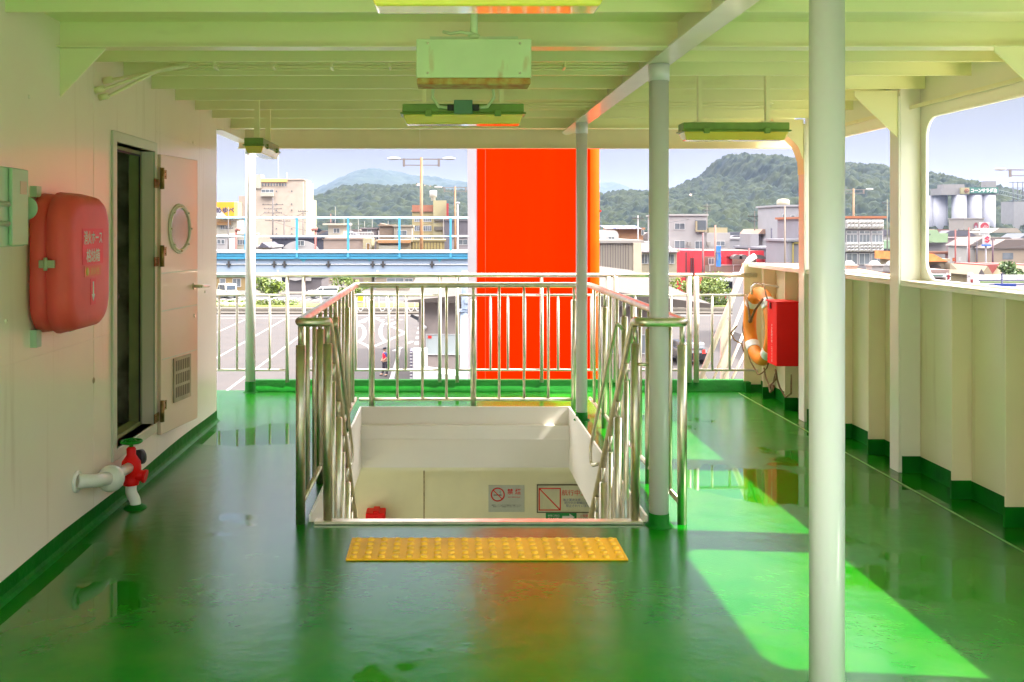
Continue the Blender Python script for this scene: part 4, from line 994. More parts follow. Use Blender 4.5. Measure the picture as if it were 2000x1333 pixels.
win(T, 511, 534, 371, 376, 230, 3)
build(MB().box(PX(510,230), PX(535,230), 228.6, 229.9, PZ(384,230), PZ(377.5,230)), "balcony", cream, T)
for py in (374, 399, 411, 423, 447, 457):
    for px in (540, 570): build(MB().box(PX(px-1.1,230), PX(px+1.1,230), 229.8, 229.98, PZ(py+1.2,230), PZ(py-1.2,230)), "slot_window", M_glass, T)
for py in (399, 423, 447): build(MB().box(PX(471,232), PX(473,232), 231.8, 231.98, PZ(py+1.2,232), PZ(py-1.2,232)), "slot_window", M_glass, T)
m = MB().cyl((PX(539.5,231), 234, PZ(352,231)), (PX(539.5,231), 234, PZ(302,231)), .12, .04, n=6).cyl((PX(556,231), 234, PZ(352,231)), (PX(556,231), 234, PZ(336,231)), .08, n=6)
build(m, "roof_mast", M_fr, T)
# billboard building at far left
Bb = bld("shop_building", "cream building with small windows under the yellow billboard at the far left", "building", 405, 463, 427, 180, 14, cream)
win(Bb, 431, 438, 441, 448, 180); win(Bb, 441, 446, 441, 448, 180)
build(MB().box(PX(420,179.5), PX(450,179.5), 179.3, 179.9, PZ(440,179.5), PZ(433,179.5)), "orange_awning", P_(250,190,110), Bb)
bb = thing("billboard", "yellow rooftop billboard with dark brush lettering at the far left", "sign", (PX(440,178), 178, PZ(427,178)))
build(MB().box(PX(405,178), PX(457,178), 178, 178.4, PZ(426,178), PZ(395,178)), "board", mat("billboard_yellow", (0.55, 0.27, 0.0, 1), .5, noise=.1, scale=.3), bb)
build(MB().prism([(PX(405,178), PZ(424,178)), (PX(443,178), PZ(424,178)), (PX(424,178), PZ(404,178)), (PX(405,178), PZ(408,178))], 'y', 177.98, 177.995), "white_patch", M_wout, bb)
build(MB().box(PX(457.3,178), PX(463,178), 178.4, 182, PZ(426,178), PZ(395,178)), "side_board", mat("billboard_lemon", (0.8, 0.78, 0.15, 1), .5), bb)
text("めゆべ", (PX(440,178), 177.95, PZ(411,178)), ux, uz, 1, mat("billboard_ink", (0.05, 0.035, 0.07, 1), .6), bb, width=3.6, bold=.05)
# low town blocks, left part
def shop(*a, **k): return bld(*a, **k)
b = bld("house", "white house with two small windows below the billboard", "building", 408, 448, 462, 160, 10, whitish); win(b, 433, 438, 469, 476, 160, 1); win(b, 425, 430, 469, 476, 160, 1)
b = bld("house", "cream house with a wide window just left of the thin column", "building", 449, 484, 459, 165, 9, cream); win(b, 464, 478, 469, 478, 165, 3)
b = bld("house", "low white house with a dark tiled roof just right of the thin column", "building", 498, 530, 484, 140, 9, whitish)
m = MB().prism([(PX(505,139), PZ(484,139)), (PX(528,139), PZ(484,139)), (PX(513,139), PZ(474,139))], 'y', 138.5, 149); build(m, "roof", P_(110,105,125), b)
Ar = bld("arch_hall", "black fronted hall with a white semicircular arch on its wall", "building", 531, 632, 467, 150, 14, P_(82,82,100,.32))
pts = [(PX(549,149.7), PZ(496,149.7))] + [(PX(587+38*math.cos(R(180-a)), 149.7), PZ(497-27*math.sin(R(a)), 149.7)) for a in range(0, 181, 10)] + [(PX(625,149.7), PZ(496,149.7))]
build(MB().prism(pts[1:-1], 'y', 149.6, 149.98), "arch_panel", whitish, Ar); win(Ar, 580, 594, 471, 480, 149.55, 2)
b = bld("flat_roof_store", "long pinkish beige store with a plain front left of the walkway posts", "building", 632, 710, 468, 150, 12, P_(235,208,190)); build(MB().box(PX(709,149), PX(726,149), 149, 155, G, PZ(466,149)), "end_bay", P_(245,230,180), b)
win(b, 716, 722, 476, 492, 148.9, 1, P_(200,150,80))
b = bld("rooftop_house", "small cream upper house with an overhanging flat roof and one window", "building", 641, 671, 440, 156, 6, cream, over=.6); win(b, 652, 663, 447, 455, 156, 2)
m = MB()
for px in range(672, 730, 3): m.box(PX(px,153), PX(px,153)+.08, 153, 153.1, PZ(468,153), PZ(455,153))
m.box(PX(671,153), PX(729,153), 152.98, 153.12, PZ(455,153), PZ(453.5,153)); solo(m, "roof_fence", M_wout, "white slatted rooftop fence beside the small cream upper house", "fence", group=None)
b = bld("house", "narrow mauve house with a brown eave behind the rooftop fence", "building", 706, 736, 448, 170, 8, P_(185,170,170)); win(b, 718, 725, 449, 453, 170, 1)
b = bld("house", "tan clad house with a slanted top between two walkway posts", "building", 741, 768, 442, 165, 8, P_(205,178,150)); build(MB().prism([(PX(741,164.9), PZ(442,164.9)), (PX(768,164.9), PZ(442,164.9)), (PX(742,164.9), PZ(436,164.9))], 'y', 164.5, 172), "gable", P_(205,178,150), b)
b = bld("house", "cream house with one dark window left of the yellow apartment building", "building", 769, 804, 443, 160, 8, P_(225,212,190)); win(b, 776, 794, 451, 461, 160, 2)
b = bld("shop", "low shop with an orange roof strip and shuttered front", "building", 735, 802, 473, 145, 10, P_(225,205,165)); build(MB().box(PX(738,144.6), PX(802,144.6), 144, 144.9, PZ(475,144.6), PZ(469,144.6)), "orange_strip", P_(240,175,110), b)
build(MB().box(PX(740,144.6), PX(780,144.6), 144.3, 144.95, PZ(491,144.6), PZ(480,144.6)), "shutter", P_(235,228,205), b)
b = bld("striped_shed", "yellow and grey striped corrugated shed beside the tall lamp pole", "building", 803, 868, 472, 146, 10, P_(200,180,120))
for i in range(10): build(MB().box(PX(806+i*6,145.8), PX(809+i*6,145.8), 145.85, 145.98, PZ(490,146), PZ(474,146)), "stripe", P_(250,225,140), b)
b = bld("grey_block", "mauve grey building with one window left of the orange funnel", "building", 868, 932, 432, 175, 10, P_(150,142,150)); 
b = bld("pale_block", "low pale building with a dark ribbon window left of the orange funnel", "building", 882, 925, 464, 150, 10, P_(215,205,210)); win(b, 895, 913, 469, 478, 150, 2)
# yellow apartment building
Y_ = bld("apartment_building", "yellow apartment building with an orange top corner and a red upright sign", "building", 805, 846, 414, 200, 10, P_(250,228,160), side=None)
build(MB().box(PX(805,199.9), PX(846,199.9), 199.6, 199.95, PZ(414,199.9), PZ(401,199.9)), "orange_top", P_(235,150,110), Y_)
build(MB().box(PX(846,199), PX(872,199), 199, 210, G, PZ(392,199)), "stair_tower", P_(250,238,180), Y_)
for py in (424, 442, 463):
    win(Y_, 810, 820, py, py+9, 200, 3); win(Y_, 827, 842, py, py+9, 200, 4)
    build(MB().box(PX(848,198.9), PX(868,198.9), 198.5, 198.95, PZ(py+8,198.9), PZ(py+1,198.9)), "stair_opening", P_(150,140,120), Y_)
build(MB().box(PX(872,198.5), PX(876,198.5), 197, 198.9, PZ(458,198.5), PZ(398,198.5)), "red_sign", P_(240,60,60), Y_)
build(MB().cyl((PX(846,201), 203, PZ(392,201)), (PX(846,201), 203, PZ(374,201)), .5, n=8).cyl((PX(846,201), 203, PZ(385,201)), (PX(846,201), 203, PZ(372,201)), .8, n=8), "antenna", M_wout, Y_)
# street level below the walkway
b = bld("garage", "grey garage with a white arrow shaped signboard at street level", "building", 562, 628, 543, 131, 8, P_(150,140,142))
build(MB().prism([(PX(565,130.9), PZ(543,130.9)), (PX(608,130.9), PZ(543,130.9)), (PX(608,130.9), PZ(549,130.9)), (PX(596,130.9), PZ(549,130.9)), (PX(590,130.9), PZ(546,130.9)), (PX(578,130.9), PZ(549,130.9)), (PX(565,130.9), PZ(546,130.9))], 'y', 130.6, 130.95), "signboard", whitish, b)
b = bld("shop", "street level shop with a dark glazed front behind the deck railing", "building", 735, 815, 540, 133, 8, P_(220,200,170)); win(b, 756, 788, 544, 551, 133, 2); win(b, 791, 806, 545, 550, 133, 2)
b = bld("shop", "street level brown shop front at the far left above the parked van", "building", 405, 480, 541, 133, 8, P_(225,190,120)); win(b, 430, 440, 545, 560, 133, 1); win(b, 455, 470, 545, 560, 133, 2)

# ---- pale blue boarding walkway
WY = 29.5
wk = thing("boarding_walkway", "sky blue raised boarding walkway with a thin railing crossing the view at left", "walkway", (-4, WY, 0))
M_blue = mat("sky_blue_paint", (0.055, 0.28, 0.45, 1), .45, noise=.08, scale=.6); M_pblue = mat("pale_blue_paint", (0.27, 0.33, 0.43, 1), .5, noise=.06, scale=.5)
wx0, wx1 = -14, PX(1010, WY)
build(MB().box(wx0, wx1, WY-.35, WY-.02, PZ(494,WY), PZ(489.5,WY)).box(wx0, wx1, WY, WY+2.4, PZ(494,WY), PZ(492,WY)), "deck_edge", M_wout, wk)
build(MB().box(wx0, wx1, WY-.30, WY-.03, PZ(505.5,WY), PZ(494.2,WY)).box(wx0, wx1, WY-.33, WY-.301, PZ(499.3,WY), PZ(498.5,WY)), "blue_girder", M_blue, wk)
build(MB().box(wx0, wx1, WY-.2, WY-.03, PZ(533,WY), PZ(505.7,WY)), "lower_girder", M_pblue, wk)
for i in range(-3, 4):
    px = 682+99*i
    if px > 1000: continue
    build(MB().box(PX(px,WY)-.035, PX(px,WY)+.035, WY-.345, WY-.303, PZ(503,WY), PZ(425,WY)), "post", M_blue, wk)
build(MB().cyl((wx0, WY-.32, PZ(426,WY)), (wx1, WY-.32, PZ(426,WY)), .03, n=8), "top_rail", mat("rail_pale_blue", (0.45,0.66,0.74,1), .4), wk)
build(MB().cyl((wx0, WY-.32, PZ(462,WY)), (wx1, WY-.32, PZ(462,WY)), .018, n=8), "mid_rail", mat("rail_pale_blue", (0.45,0.66,0.74,1), .4), wk)
m = MB().cyl((wx0, WY-.23, PZ(516,WY)), (wx1, WY-.23, PZ(516.4,WY)), .018, n=6); build(m, "cable", M_fr, wk)
for px in (450, 538, 558, 643, 729, 749, 844):
    m = MB().box(PX(px,WY)-.03, PX(px,WY)+.03, WY-.26, WY-.201, PZ(522,WY), PZ(510,WY)).box(PX(px,WY)-.08, PX(px,WY)+.08, WY-.25, WY-.202, PZ(517.5,WY), PZ(515,WY)); build(m, "cable_clamp", P_(110,105,105), wk)
for px in (546, 738): build(MB().lathe((PX(px,WY), WY-.3, PZ(541,WY)), [(0.0,0.0),(.035,0.0),(.04,.1),(.03,.18),(.018,.22),(.0,.225)], 12), "lamp", M_wout, wk)
for px, w2 in ((465,8), (594,15), (722,9), (858,12)):
    a = PX(px-w2/2,WY); c_ = PX(px+w2/2,WY); build(MB().prism([(a, PZ(505,WY)), (c_, PZ(505,WY)), (c_-.06, PZ(510,WY)), ((a+c_)/2, PZ(512,WY)), (a+.07, PZ(509,WY))], 'y', WY-.206, WY-.199), "paint_drip", mat("teal_drip", (0.10, 0.40, 0.50, 1), .5), wk)
pc = thing("support_column", "pale blue grey round support column with a bolted flange left of the orange funnel", "column", (PX(909,26.5), 26.5, G))
m = MB().cyl((PX(909,26.5), 26.5, G), (PX(909,26.5), 26.5, PZ(608,26.5)), .145, n=28).cyl((PX(909,26.5), 26.5, PZ(608,26.5)), (PX(909,26.5), 26.5, PZ(530,26.5)), .115, n=28); build(m, "shaft", M_pblue, pc)
m = MB().box(PX(901,26.5), PX(917,26.5), 26.3, 26.36, PZ(603,26.5), PZ(575,26.5)).cyl((PX(912,26.5), 26.25, PZ(586,26.5)), (PX(912,26.5), 26.3, PZ(586,26.5)), .09, n=20).box(PX(896,26.5), PX(921,26.5), 26.34, 26.7, PZ(609,26.5), PZ(605,26.5)); build(m, "flange", M_pblue, pc)

# ---- grey terminal building with sloping roof
TY = 52
tb = thing("terminal_building", "low grey terminal building with a sliding window and a pale sloping roof", "building", (PX(1064,TY), TY+7, G))
X0, X1 = PX(818,TY), PX(1312,TY)
build(MB().box(X0, X1, TY, TY+15, G, PZ(580,TY)), "wall", P_(150,138,132,.8), tb)
rf = MB(); za = PZ(566,TY)
V = [(X0-.8, TY-1.2, PZ(590,50.8)), (PX(1390,50.8), TY-1.2, PZ(602,50.8)), (PX(1390,50.8), TY-1.2, PZ(594,50.8)), (PX(1175,50.8), TY-1.2, PZ(567,50.8)), (PX(905,50.8), TY-1.2, PZ(577,50.8)), (X0-.8, TY-1.2, PZ(588,50.8))]
V2 = [(p[0]+(0.5 if i in (0,5) else -1.0), TY+16, p[2]+ (1.1 if i > 1 else .8)) for i, p in enumerate(V)]
rf.add(V+V2, [(0,1,2,3,4,5), (11,10,9,8,7,6), (0,1,7,6), (1,2,8,7), (2,3,9,8), (3,4,10,9), (4,5,11,10), (5,0,6,11)])
build(rf, "roof", P_(215,190,170,.07), tb)
win(tb, 833, 898, 654, 692, TY, 2, P_(175,185,185,.8)); win(tb, 1180, 1208, 655, 690, TY, 2); win(tb, 1215, 1263, 655, 690, TY, 2)
build(MB().box(PX(836,TY), PX(843,TY), TY-.09, TY-.081, PZ(661,TY), PZ(656,TY)), "red_sticker", M_tr, tb)
build(MB().box(PX(816,TY-.4), PX(817.5,TY-.4), TY-.5, TY-.4, PZ(628,TY), PZ(618,TY)).prism([(PX(801,51.5), PZ(618,51.5)), (PX(803,51.5), PZ(614,51.5)), (PX(818,51.5), PZ(621,51.5)), (PX(816,51.5), PZ(626,51.5))], 'y', 51.3, 51.7), "loudspeaker", P_(80,80,90), tb)
build(MB().lathe((PX(829,51.9), 51.9, PZ(640,51.9)), [(0,-.15),(.13,-.12),(.14,0)], 14, axis='y'), "wall_lamp", M_wout, tb)
ac = thing("slatted_white_cabinet", "white cabinet with a slatted left side beside the terminal window", "cabinet", (PX(815,46), 46, G))
build(MB().box(PX(806,46), PX(834,46), 46, 47.2, G, PZ(686,46)), "casing", M_wout, ac, bevel=.03)
m = MB().box(PX(801,46), PX(806,46)-.01, 46, 47.1, G, PZ(686,46))
build(m, "slatted_side", P_(140,130,160), ac)
for i in range(9): build(MB().box(PX(800.5,46), PX(805.5,46), 45.95, 45.99, PZ(690+i*6.2,46), PZ(688.5+i*6.2,46)), "slat", M_wout, ac)
gwy = thing("pale_gangway_cover", "low white sloping cover in front of the terminal wall just above the deck kerb", "cover", (PX(868,30), 30, -3.5))
build(MB().prism([(PX(828,30), PZ(725,30)), (PX(900,30), PZ(733,30)), (PX(900,30), PZ(760,30)), (PX(828,30), PZ(760,30))], 'y', 29.8, 31), "panel", M_wout, gwy)
bn_ = thing("white_barrier_arm", "slanted white barrier arm raised beside the standing person", "barrier", (PX(768,50), 50, G))
build(MB().prism([(PX(760,50), PZ(742,50)), (PX(769,50), PZ(742,50)), (PX(784,50), PZ(679,50)), (PX(780,50), PZ(679,50))], 'y', 49.9, 50.1), "arm", M_wout, bn_)
build(MB().box(PX(760,50), PX(770,50), 49.7, 50.3, G, PZ(740,50)), "base", P_(200,200,205), bn_)

# yellow and white barrier frames along the pavement
for i, (px, yel) in enumerate(((704,1), (724,0), (747,0), (762,0), (803,1), (817,0))):
    Yb = 97.5
    t_ = thing("pavement_barrier", ["white tubular pavement barrier with a chamfered foot", "white tubular pavement barrier carrying a yellow warning board"][yel] + [", leftmost by the railing corner", " beside the leftmost one", " left of the standing person", " above the standing person", ", just left of the grey terminal", ", partly behind the terminal corner"][i], "barrier", (PX(px,Yb), Yb, G), "white tubular barriers along the pavement")
    a, c_ = PX(px-7,Yb), PX(px+7,Yb); z0_, z1_ = G+.14, PZ(574,Yb)
    build(MB().tube([(a, Yb, z1_), (a, Yb, z0_+.5), (a+.25, Yb, z0_+.05), (c_-.25, Yb, z0_+.05), (c_, Yb, z0_+.5), (c_, Yb, z1_), (a, Yb, z1_)], .045, 6).tube([(a, Yb, z0_+1.0), (c_, Yb, z0_+1.0)], .035, 6), "frame", M_wout, t_)
    if yel: build(MB().box(a+.1, c_-.1, Yb-.06, Yb-.02, PZ(588,Yb), PZ(577,Yb)), "warning_board", mat("warning_yellow", (0.8, 0.45, 0.0, 1), .5), t_)

# ---- right of the funnel
gb = bld("grey_clad_building", "big grey clad flat roofed building directly right of the orange funnel", "building", 1130, 1252, 475, 88, 18, P_(165,155,140,.72), roof=P_(225,215,205))
build(MB().box(PX(1236,87.9), PX(1252,87.9), 87.6, 87.95, G, PZ(475,87.9)), "corner_panel", P_(190,178,155,.72), gb)
m = MB()
for i in range(12): m.box(PX(1172+i*5,87.9), PX(1172.5+i*5,87.9), 87.9, 87.98, G, PZ(477,87.9))
build(m, "cladding_joint", P_(120,110,110), gb)
pen = thing("rooftop_penthouse", "rounded white rooftop cabin with one window on the grey clad building", "building", (PX(1190,95), 95, PZ(475,95)))
pm_ = MB(); r = 1.0; a, c_, zt, zb_ = PX(1172,95), PX(1208.5,95), PZ(450,95), PZ(474,95)
pr = [(a, zb_), (c_, zb_)] + [(c_-.6+.6*math.cos(R(q)), zt-.6+.6*math.sin(R(q))) for q in range(0, 91, 15)] + [(a+.6+.6*math.cos(R(q)), zt-.6+.6*math.sin(R(q))) for q in range(90, 181, 15)]
pm_.prism(pr, 'y', 95, 99); build(pm_, "wall", whitish, pen); win(pen, 1188, 1200, 463, 471, 95, 2)
oh = bld("orange_house", "orange walled house with a row of solar panels on its roof", "building", 1206, 1256, 449, 130, 10, P_(245,180,125)); win(oh, 1253, 1257, 450, 459, 129.8, 1)
for i in range(7):
    a = PX(1183+i*10.3,129); build(MB().add([(a, 129, PZ(447,129)), (a+.66, 129, PZ(447,129)), (a+.5, 133, PZ(440.5,129)), (a-.16, 133, PZ(440.5,129)), (a, 129, PZ(447.6,129)), (a+.66, 129, PZ(447.6,129)), (a+.5, 133, PZ(441.1,129)), (a-.16, 133, PZ(441.1,129))], [(0,1,2,3),(7,6,5,4),(0,1,5,4),(1,2,6,5),(2,3,7,6),(3,0,4,7)]), "solar_panel", mat("solar_cells", (0.16, 0.17, 0.28, 1), .25, noise=.1), oh)
wh = bld("white_flat_block", "white three storey building with a balcony recess right of the near column", "building", 1297, 1380, 422, 150, 12, whitish)
build(MB().box(PX(1380,149.8), PX(1426,149.8), 149.8, 160, G, PZ(455,149.8)), "low_wing", whitish, wh)
win(wh, 1318, 1337, 437, 448, 150, 2); win(wh, 1318, 1337, 471, 486, 150, 2); win(wh, 1358, 1374, 472, 486, 150, 2); win(wh, 1399, 1415, 472, 480, 149.8, 2)
build(MB().box(PX(1358,149.95), PX(1378,149.95), 149.7, 149.98, PZ(452,149.95), PZ(431,149.95)), "recess", P_(120,130,140), wh)
build(MB().box(PX(1358,149.6), PX(1380,149.6), 149.3, 149.65, PZ(453,149.6), PZ(450,149.6)).box(PX(1358,149.6), PX(1361,149.6), 149.3, 149.65, PZ(450,149.6), PZ(432,149.6)), "balcony", P_(235,215,170), wh)
build(MB().box(PX(1381,152), PX(1417,152), 151, 156, PZ(455,152), PZ(445,152)), "roof_hut", P_(235,220,170), wh)
for px in (1342, 1380): build(MB().box(PX(px,149.5), PX(px+6,149.5), 149, 149.7, PZ(480,149.5), PZ(473,149.5)), "air_unit", P_(215,205,195), wh)
hs_ = bld("tiled_house", "cream house with a ribbed grey tile roof on both sides of the near column", "building", 1252, 1322, 492, 108, 8, P_(235,222,190))
rm_ = MB(); a, c_ = PX(1247,107), PX(1324,107)
rm_.add([(a, 107, PZ(492,107)), (c_, 107, PZ(492,107)), (c_-.5, 112, PZ(481,107)+.2), (a+.3, 112, PZ(481,107)+.2), (a, 107, PZ(494,107)), (c_, 107, PZ(494,107)), (c_-.5, 112, PZ(483,107)+.2), (a+.3, 112, PZ(483,107)+.2)], [(0,1,2,3),(7,6,5,4),(0,1,5,4),(1,2,6,5),(2,3,7,6),(3,0,4,7)])
rfo = build(rm_, "roof", P_(170,160,165), hs_)
m = MB()
for i in range(22):
    xx = a+.1+i*(c_-a-.2)/22; m.add([(xx,106.98,PZ(491.2,107)), (xx+.1,106.98,PZ(491.2,107)), (xx+.05,111.9,PZ(480.5,107)+.2), (xx-.05,111.9,PZ(480.5,107)+.2)], [(0,1,2,3)])
build(m, "roof_rib", P_(230,215,215), rfo)
build(MB().box(PX(1252,109), PX(1322,109), 112, 116, PZ(481,109), PZ(473,109)), "upper_wall", whitish, hs_)
win(hs_, 1253, 1270, 497, 515, 108, 3); win(hs_, 1303, 1316, 497, 515, 108, 2)
# red restaurant
rr_ = thing("red_restaurant", "red restaurant with a curved left wall and a glazed terrace under grey awnings", "building", (PX(1400,125), 130, G))
M_rr = mat("restaurant_red", (0.5, 0.022, 0.032, 1), .5, noise=.06, scale=.4)
m = MB(); pr = [(PX(1376,125), 125), (PX(1376,125), 138), (PX(1322,125), 138)] + [(PX(1322,125)+2.5*(1-math.cos(R(q))), 127.5-2.5*math.sin(R(q))) for q in range(0, 91, 15)]
m.prism(pr, 'z', G, PZ(490,125)); build(m, "curved_wall", M_rr, rr_)
build(MB().box(PX(1376,125)+.01, PX(1492,125), 125, 125.6, PZ(501,125), PZ(490,125)), "fascia", M_rr, rr_)
build(MB().box(PX(1376,125)+.01, PX(1492,125), 128, 138, G, PZ(491,125)), "back_wall", P_(190,150,130), rr_)
for a in (1384, 1412, 1460, 1478): win(rr_, a, a+10, 505, 516, 127.9, 2)
build(MB().box(PX(1420,125.3), PX(1431,125.3), 125.5, 127.9, G, PZ(501,125.3)), "pier", M_rr, rr_)
build(MB().box(PX(1490,125.3), PX(1493,125.3), 125, 128, G, PZ(501,125.3)), "pier", M_rr, rr_)
build(MB().box(PX(1376,124.8), PX(1460,124.8), 124.6, 124.8, G, PZ(519,124.8)), "terrace_wall", P_(190,160,140), rr_)
m = MB().box(PX(1385,124.4), PX(1460,124.4), 124.4, 124.45, PZ(518.3,124.4), PZ(517.4,124.4))
for px in (1386, 1432): m.box(PX(px,124.4), PX(px+1,124.4), 124.4, 124.45, PZ(530,124.4), PZ(518,124.4))
build(m, "terrace_rail", M_wout, rr_)
m = MB()
for i, (px, w2) in enumerate(((1441,9), (1453,9), (1480,16))):
    Ya = 123.5; ps = [(PX(px-w2*math.cos(R(q)),Ya), PZ(505-7*math.sin(R(q)),Ya)) for q in range(0, 181, 20)]
    aw = build(MB().prism(ps + [(ps[-1][0], ps[-1][1]-.1), (ps[0][0], ps[0][1]-.1)], 'y', Ya, Ya+3), "awning", P_(140,130,125), rr_)
m = MB()
for px in (1340, 1350, 1354): m.box(PX(px,124.5), PX(px,124.5)+.12, 124.6, 124.9, G, PZ(504 if px > 1345 else 493,124.5))
build(m, "downpipe", P_(110,50,50), rr_)
tn = thing("white_canopy", "white scalloped canopy over a dark stall below the red restaurant", "canopy", (PX(1425,120), 120, G))
pr = []
for i in range(13): pr.append((PX(1400+i*3.4,120), PZ(546-(4 if i % 4 == 2 else 0)+ (0 if i % 2 else 1),120)))
m = MB().prism(pr + [(PX(1441,120), PZ(550,120)), (PX(1400,120), PZ(549,120))], 'y', 119, 121); build(m, "cloth", M_wout, tn)
build(MB().box(PX(1402,120), PX(1438,120), 120.2, 122, G, PZ(549,120)), "stall", P_(70,65,75), tn)
rb2 = bld("red_hut", "small red building low behind the inclined white rails", "building", 1438, 1475, 541, 121, 4, M_rr)
gbw = bld("grey_wall_building", "grey building behind the right end of the red restaurant", "building", 1480, 1545, 487, 131, 10, P_(185,182,195)); build(MB().box(PX(1466,134), PX(1482,134), 134, 139, G, PZ(457,134)), "tower", P_(205,203,208), gbw)
b = bld("house", "house with a pinkish roof and open roof terrace above the grey building", "building", 1482, 1525, 463, 148, 8, P_(175,165,165)); build(MB().prism([(PX(1480,147), PZ(457,147)), (PX(1527,147), PZ(457,147)), (PX(1524,147), PZ(448,147)), (PX(1488,147), PZ(448,147))], 'y', 146.5, 156), "roof", P_(235,190,160), b); win(b, 1490, 1502, 463, 473, 148, 2)
bb2 = bld("brown_white_block", "white upper block over a brown lower wall with a water tank on top", "building", 1524, 1575, 404, 140, 10, P_(225,223,228)); build(MB().box(PX(1524,139.8), PX(1575,139.8), 139.5, 139.95, PZ(475,139.8), PZ(441,139.8)), "brown_wall", P_(170,130,90), bb2)
win(bb2, 1528, 1532, 419, 430, 140, 1); win(bb2, 1545, 1552, 421, 432, 140, 1)
build(MB().cyl((PX(1539,141), 143, PZ(403,141)), (PX(1539,141), 143, PZ(392,141)), .95, n=16).sphere((PX(1539,141), 143, PZ(392,141)), .95, sq=(1,1,.35)), "water_tank", P_(235,225,190), bb2)
b = bld("house", "grey side wall house with a yellow edged panel beside the far pillar", "building", 1540, 1580, 472, 115, 8, P_(205,203,212)); build(MB().box(PX(1548,114.8), PX(1550,114.8), 114.7, 114.95, G, PZ(474,114.8)).box(PX(1548,114.8), PX(1560,114.8), 114.7, 114.95, PZ(476,114.8), PZ(474,114.8)), "yellow_edge", P_(240,220,110), b)
b = bld("house", "low white house just right of the three storey building", "building", 1424, 1470, 468, 160, 8, P_(230,228,235))

# panel fronted office, orange roof hall (between pillars)
of = bld("panel_office", "white office front of diamond relief panels and dark window strips under an orange eave", "building", 1600, 1726, 427, 112, 14, P_(190,185,195), roof=P_(240,150,100))
for j, (pa, pb) in enumerate(((430,447), (474,492))):
    for i in range(5):
        xa = 1604+i*24.5 if False else 1628+i*24.6-24.6; xb = xa+22.5
        f_ = MB().box(PX(xa,111.9), PX(xb,111.9), 111.7, 111.95, PZ(pb,111.9), PZ(pa,111.9))
        p_ = build(f_, "relief_panel", M_wout, of)
        mm = MB(); nx_, nz_ = 3, (2 if j == 0 else 3)
        for u_ in range(nx_):
            for v_ in range(nz_):
                x0_, x1_ = PX(xa+(xb-xa)*u_/nx_,111.7), PX(xa+(xb-xa)*(u_+1)/nx_,111.7); z0_, z1_ = PZ(pa+(pb-pa)*v_/nz_,111.7), PZ(pa+(pb-pa)*(v_+1)/nz_,111.7)
                c_ = (x0_*.35+x1_*.65, 111.35, z0_*.6+z1_*.4)
                mm.add([(x0_,111.69,z0_),(x1_,111.69,z0_),(x1_,111.69,z1_),(x0_,111.69,z1_),c_], [(0,1,4),(1,2,4),(2,3,4),(3,0,4)])
        build(mm, "diamond_relief", M_wout, p_)
for i in range(5):
    xa = 1628+i*24.6-24.6; win(of, xa+1, xa+21, 452, 456, 112, 2); win(of, xa+1, xa+21, 459, 473, 112, 3); win(of, xa+1, xa+21, 496, 516, 112, 2)
oh2 = thing("orange_roof_hall", "hall with a ribbed orange tile roof just above the bulwark between the pillars", "building", (PX(1690,66), 70, G))
a, c_ = PX(1580,62), PX(1790,62)
build(MB().box(a+.5, c_-.5, 63, 80, G, PZ(548,62)-.3), "wall", whitish, oh2)
rfm = MB().add([(a, 60, PZ(552,60)), (c_, 60, PZ(552,60)), (c_, 76, PZ(515.5,76)), (a, 76, PZ(515.5,76)), (a, 60, PZ(552,60)-.25), (c_, 60, PZ(552,60)-.25), (c_, 76, PZ(515.5,76)-.25), (a, 76, PZ(515.5,76)-.25)], [(0,1,2,3),(7,6,5,4),(0,1,5,4),(1,2,6,5),(2,3,7,6),(3,0,4,7)])
M_tile = mat("orange_tile", (0.72, 0.24, 0.06, 1), .6, noise=.2, scale=1.5)
rfo = build(rfm, "roof", M_tile, oh2)
m = MB(); nrib = 46
for i in range(nrib):
    x_ = a + (i+.5)*(c_-a)/nrib; m.cyl((x_, 60, PZ(552,60)), (x_, 76, PZ(515.5,76)), .05, n=6)
build(m, "tile_rib", mat("tile_rib_light", (0.78, 0.42, 0.2, 1), .6), rfo)
for px, nm in ((1664,"left"), (1714,"right"), (1748,"far right")):
    Yv = 70; t_ = build(MB().box(PX(px-11,Yv), PX(px+11,Yv), Yv, Yv+1, PZ(531,Yv), PZ(517,Yv)).box(PX(px-13,Yv), PX(px+13,Yv), Yv-.1, Yv+1.1, PZ(520,Yv), PZ(518.5,Yv)).lathe((PX(px,Yv), Yv+.5, PZ(517,Yv)), [(.42,0),(.38,.12),(.2,.26),(.0,.3)], 12), "roof_vent", P_(225,222,220), oh2)
# beyond: silos etc
si = thing("corn_oil_silos", "row of tall pale concrete silos with a green lettered sign band", "silo", (PX(1894,500), 512, G), None)
SY = 500
M_silo = P_(215,215,225,.42)
for px, py_, yo in ((1846,382,12), (1859,382,8), (1881,378,0), (1911,378,0), (1937,378,0)):
    build(MB().cyl((PX(px,SY), SY+yo+3.7, G), (PX(px,SY), SY+yo+3.7, PZ(381,SY)), 3.75, n=28), "silo", M_silo, si)
build(MB().box(PX(1840,SY), PX(1952,SY), SY+1, SY+12, PZ(381,SY), PZ(368,SY)).box(PX(1929,SY), PX(1948,SY), SY+1, SY+6, PZ(368,SY)+.01, PZ(354,SY)).box(PX(1848,SY), PX(1890,SY), SY+3, SY+9, PZ(368,SY)+.01, PZ(360,SY)), "top_house", P_(190,185,180), si)
build(MB().box(PX(1876,SY), PX(1893,SY), SY-.3, SY+.9, PZ(379.5,SY), PZ(367,SY)), "logo_board", P_(225,215,150), si)
build(MB().torus((PX(1887,SY), SY-.5, PZ(373,SY)), 1.0, .3, 'y', 20, 6).sphere((PX(1887,SY), SY-.5, PZ(373,SY)), .5), "logo", P_(220,140,80), si)
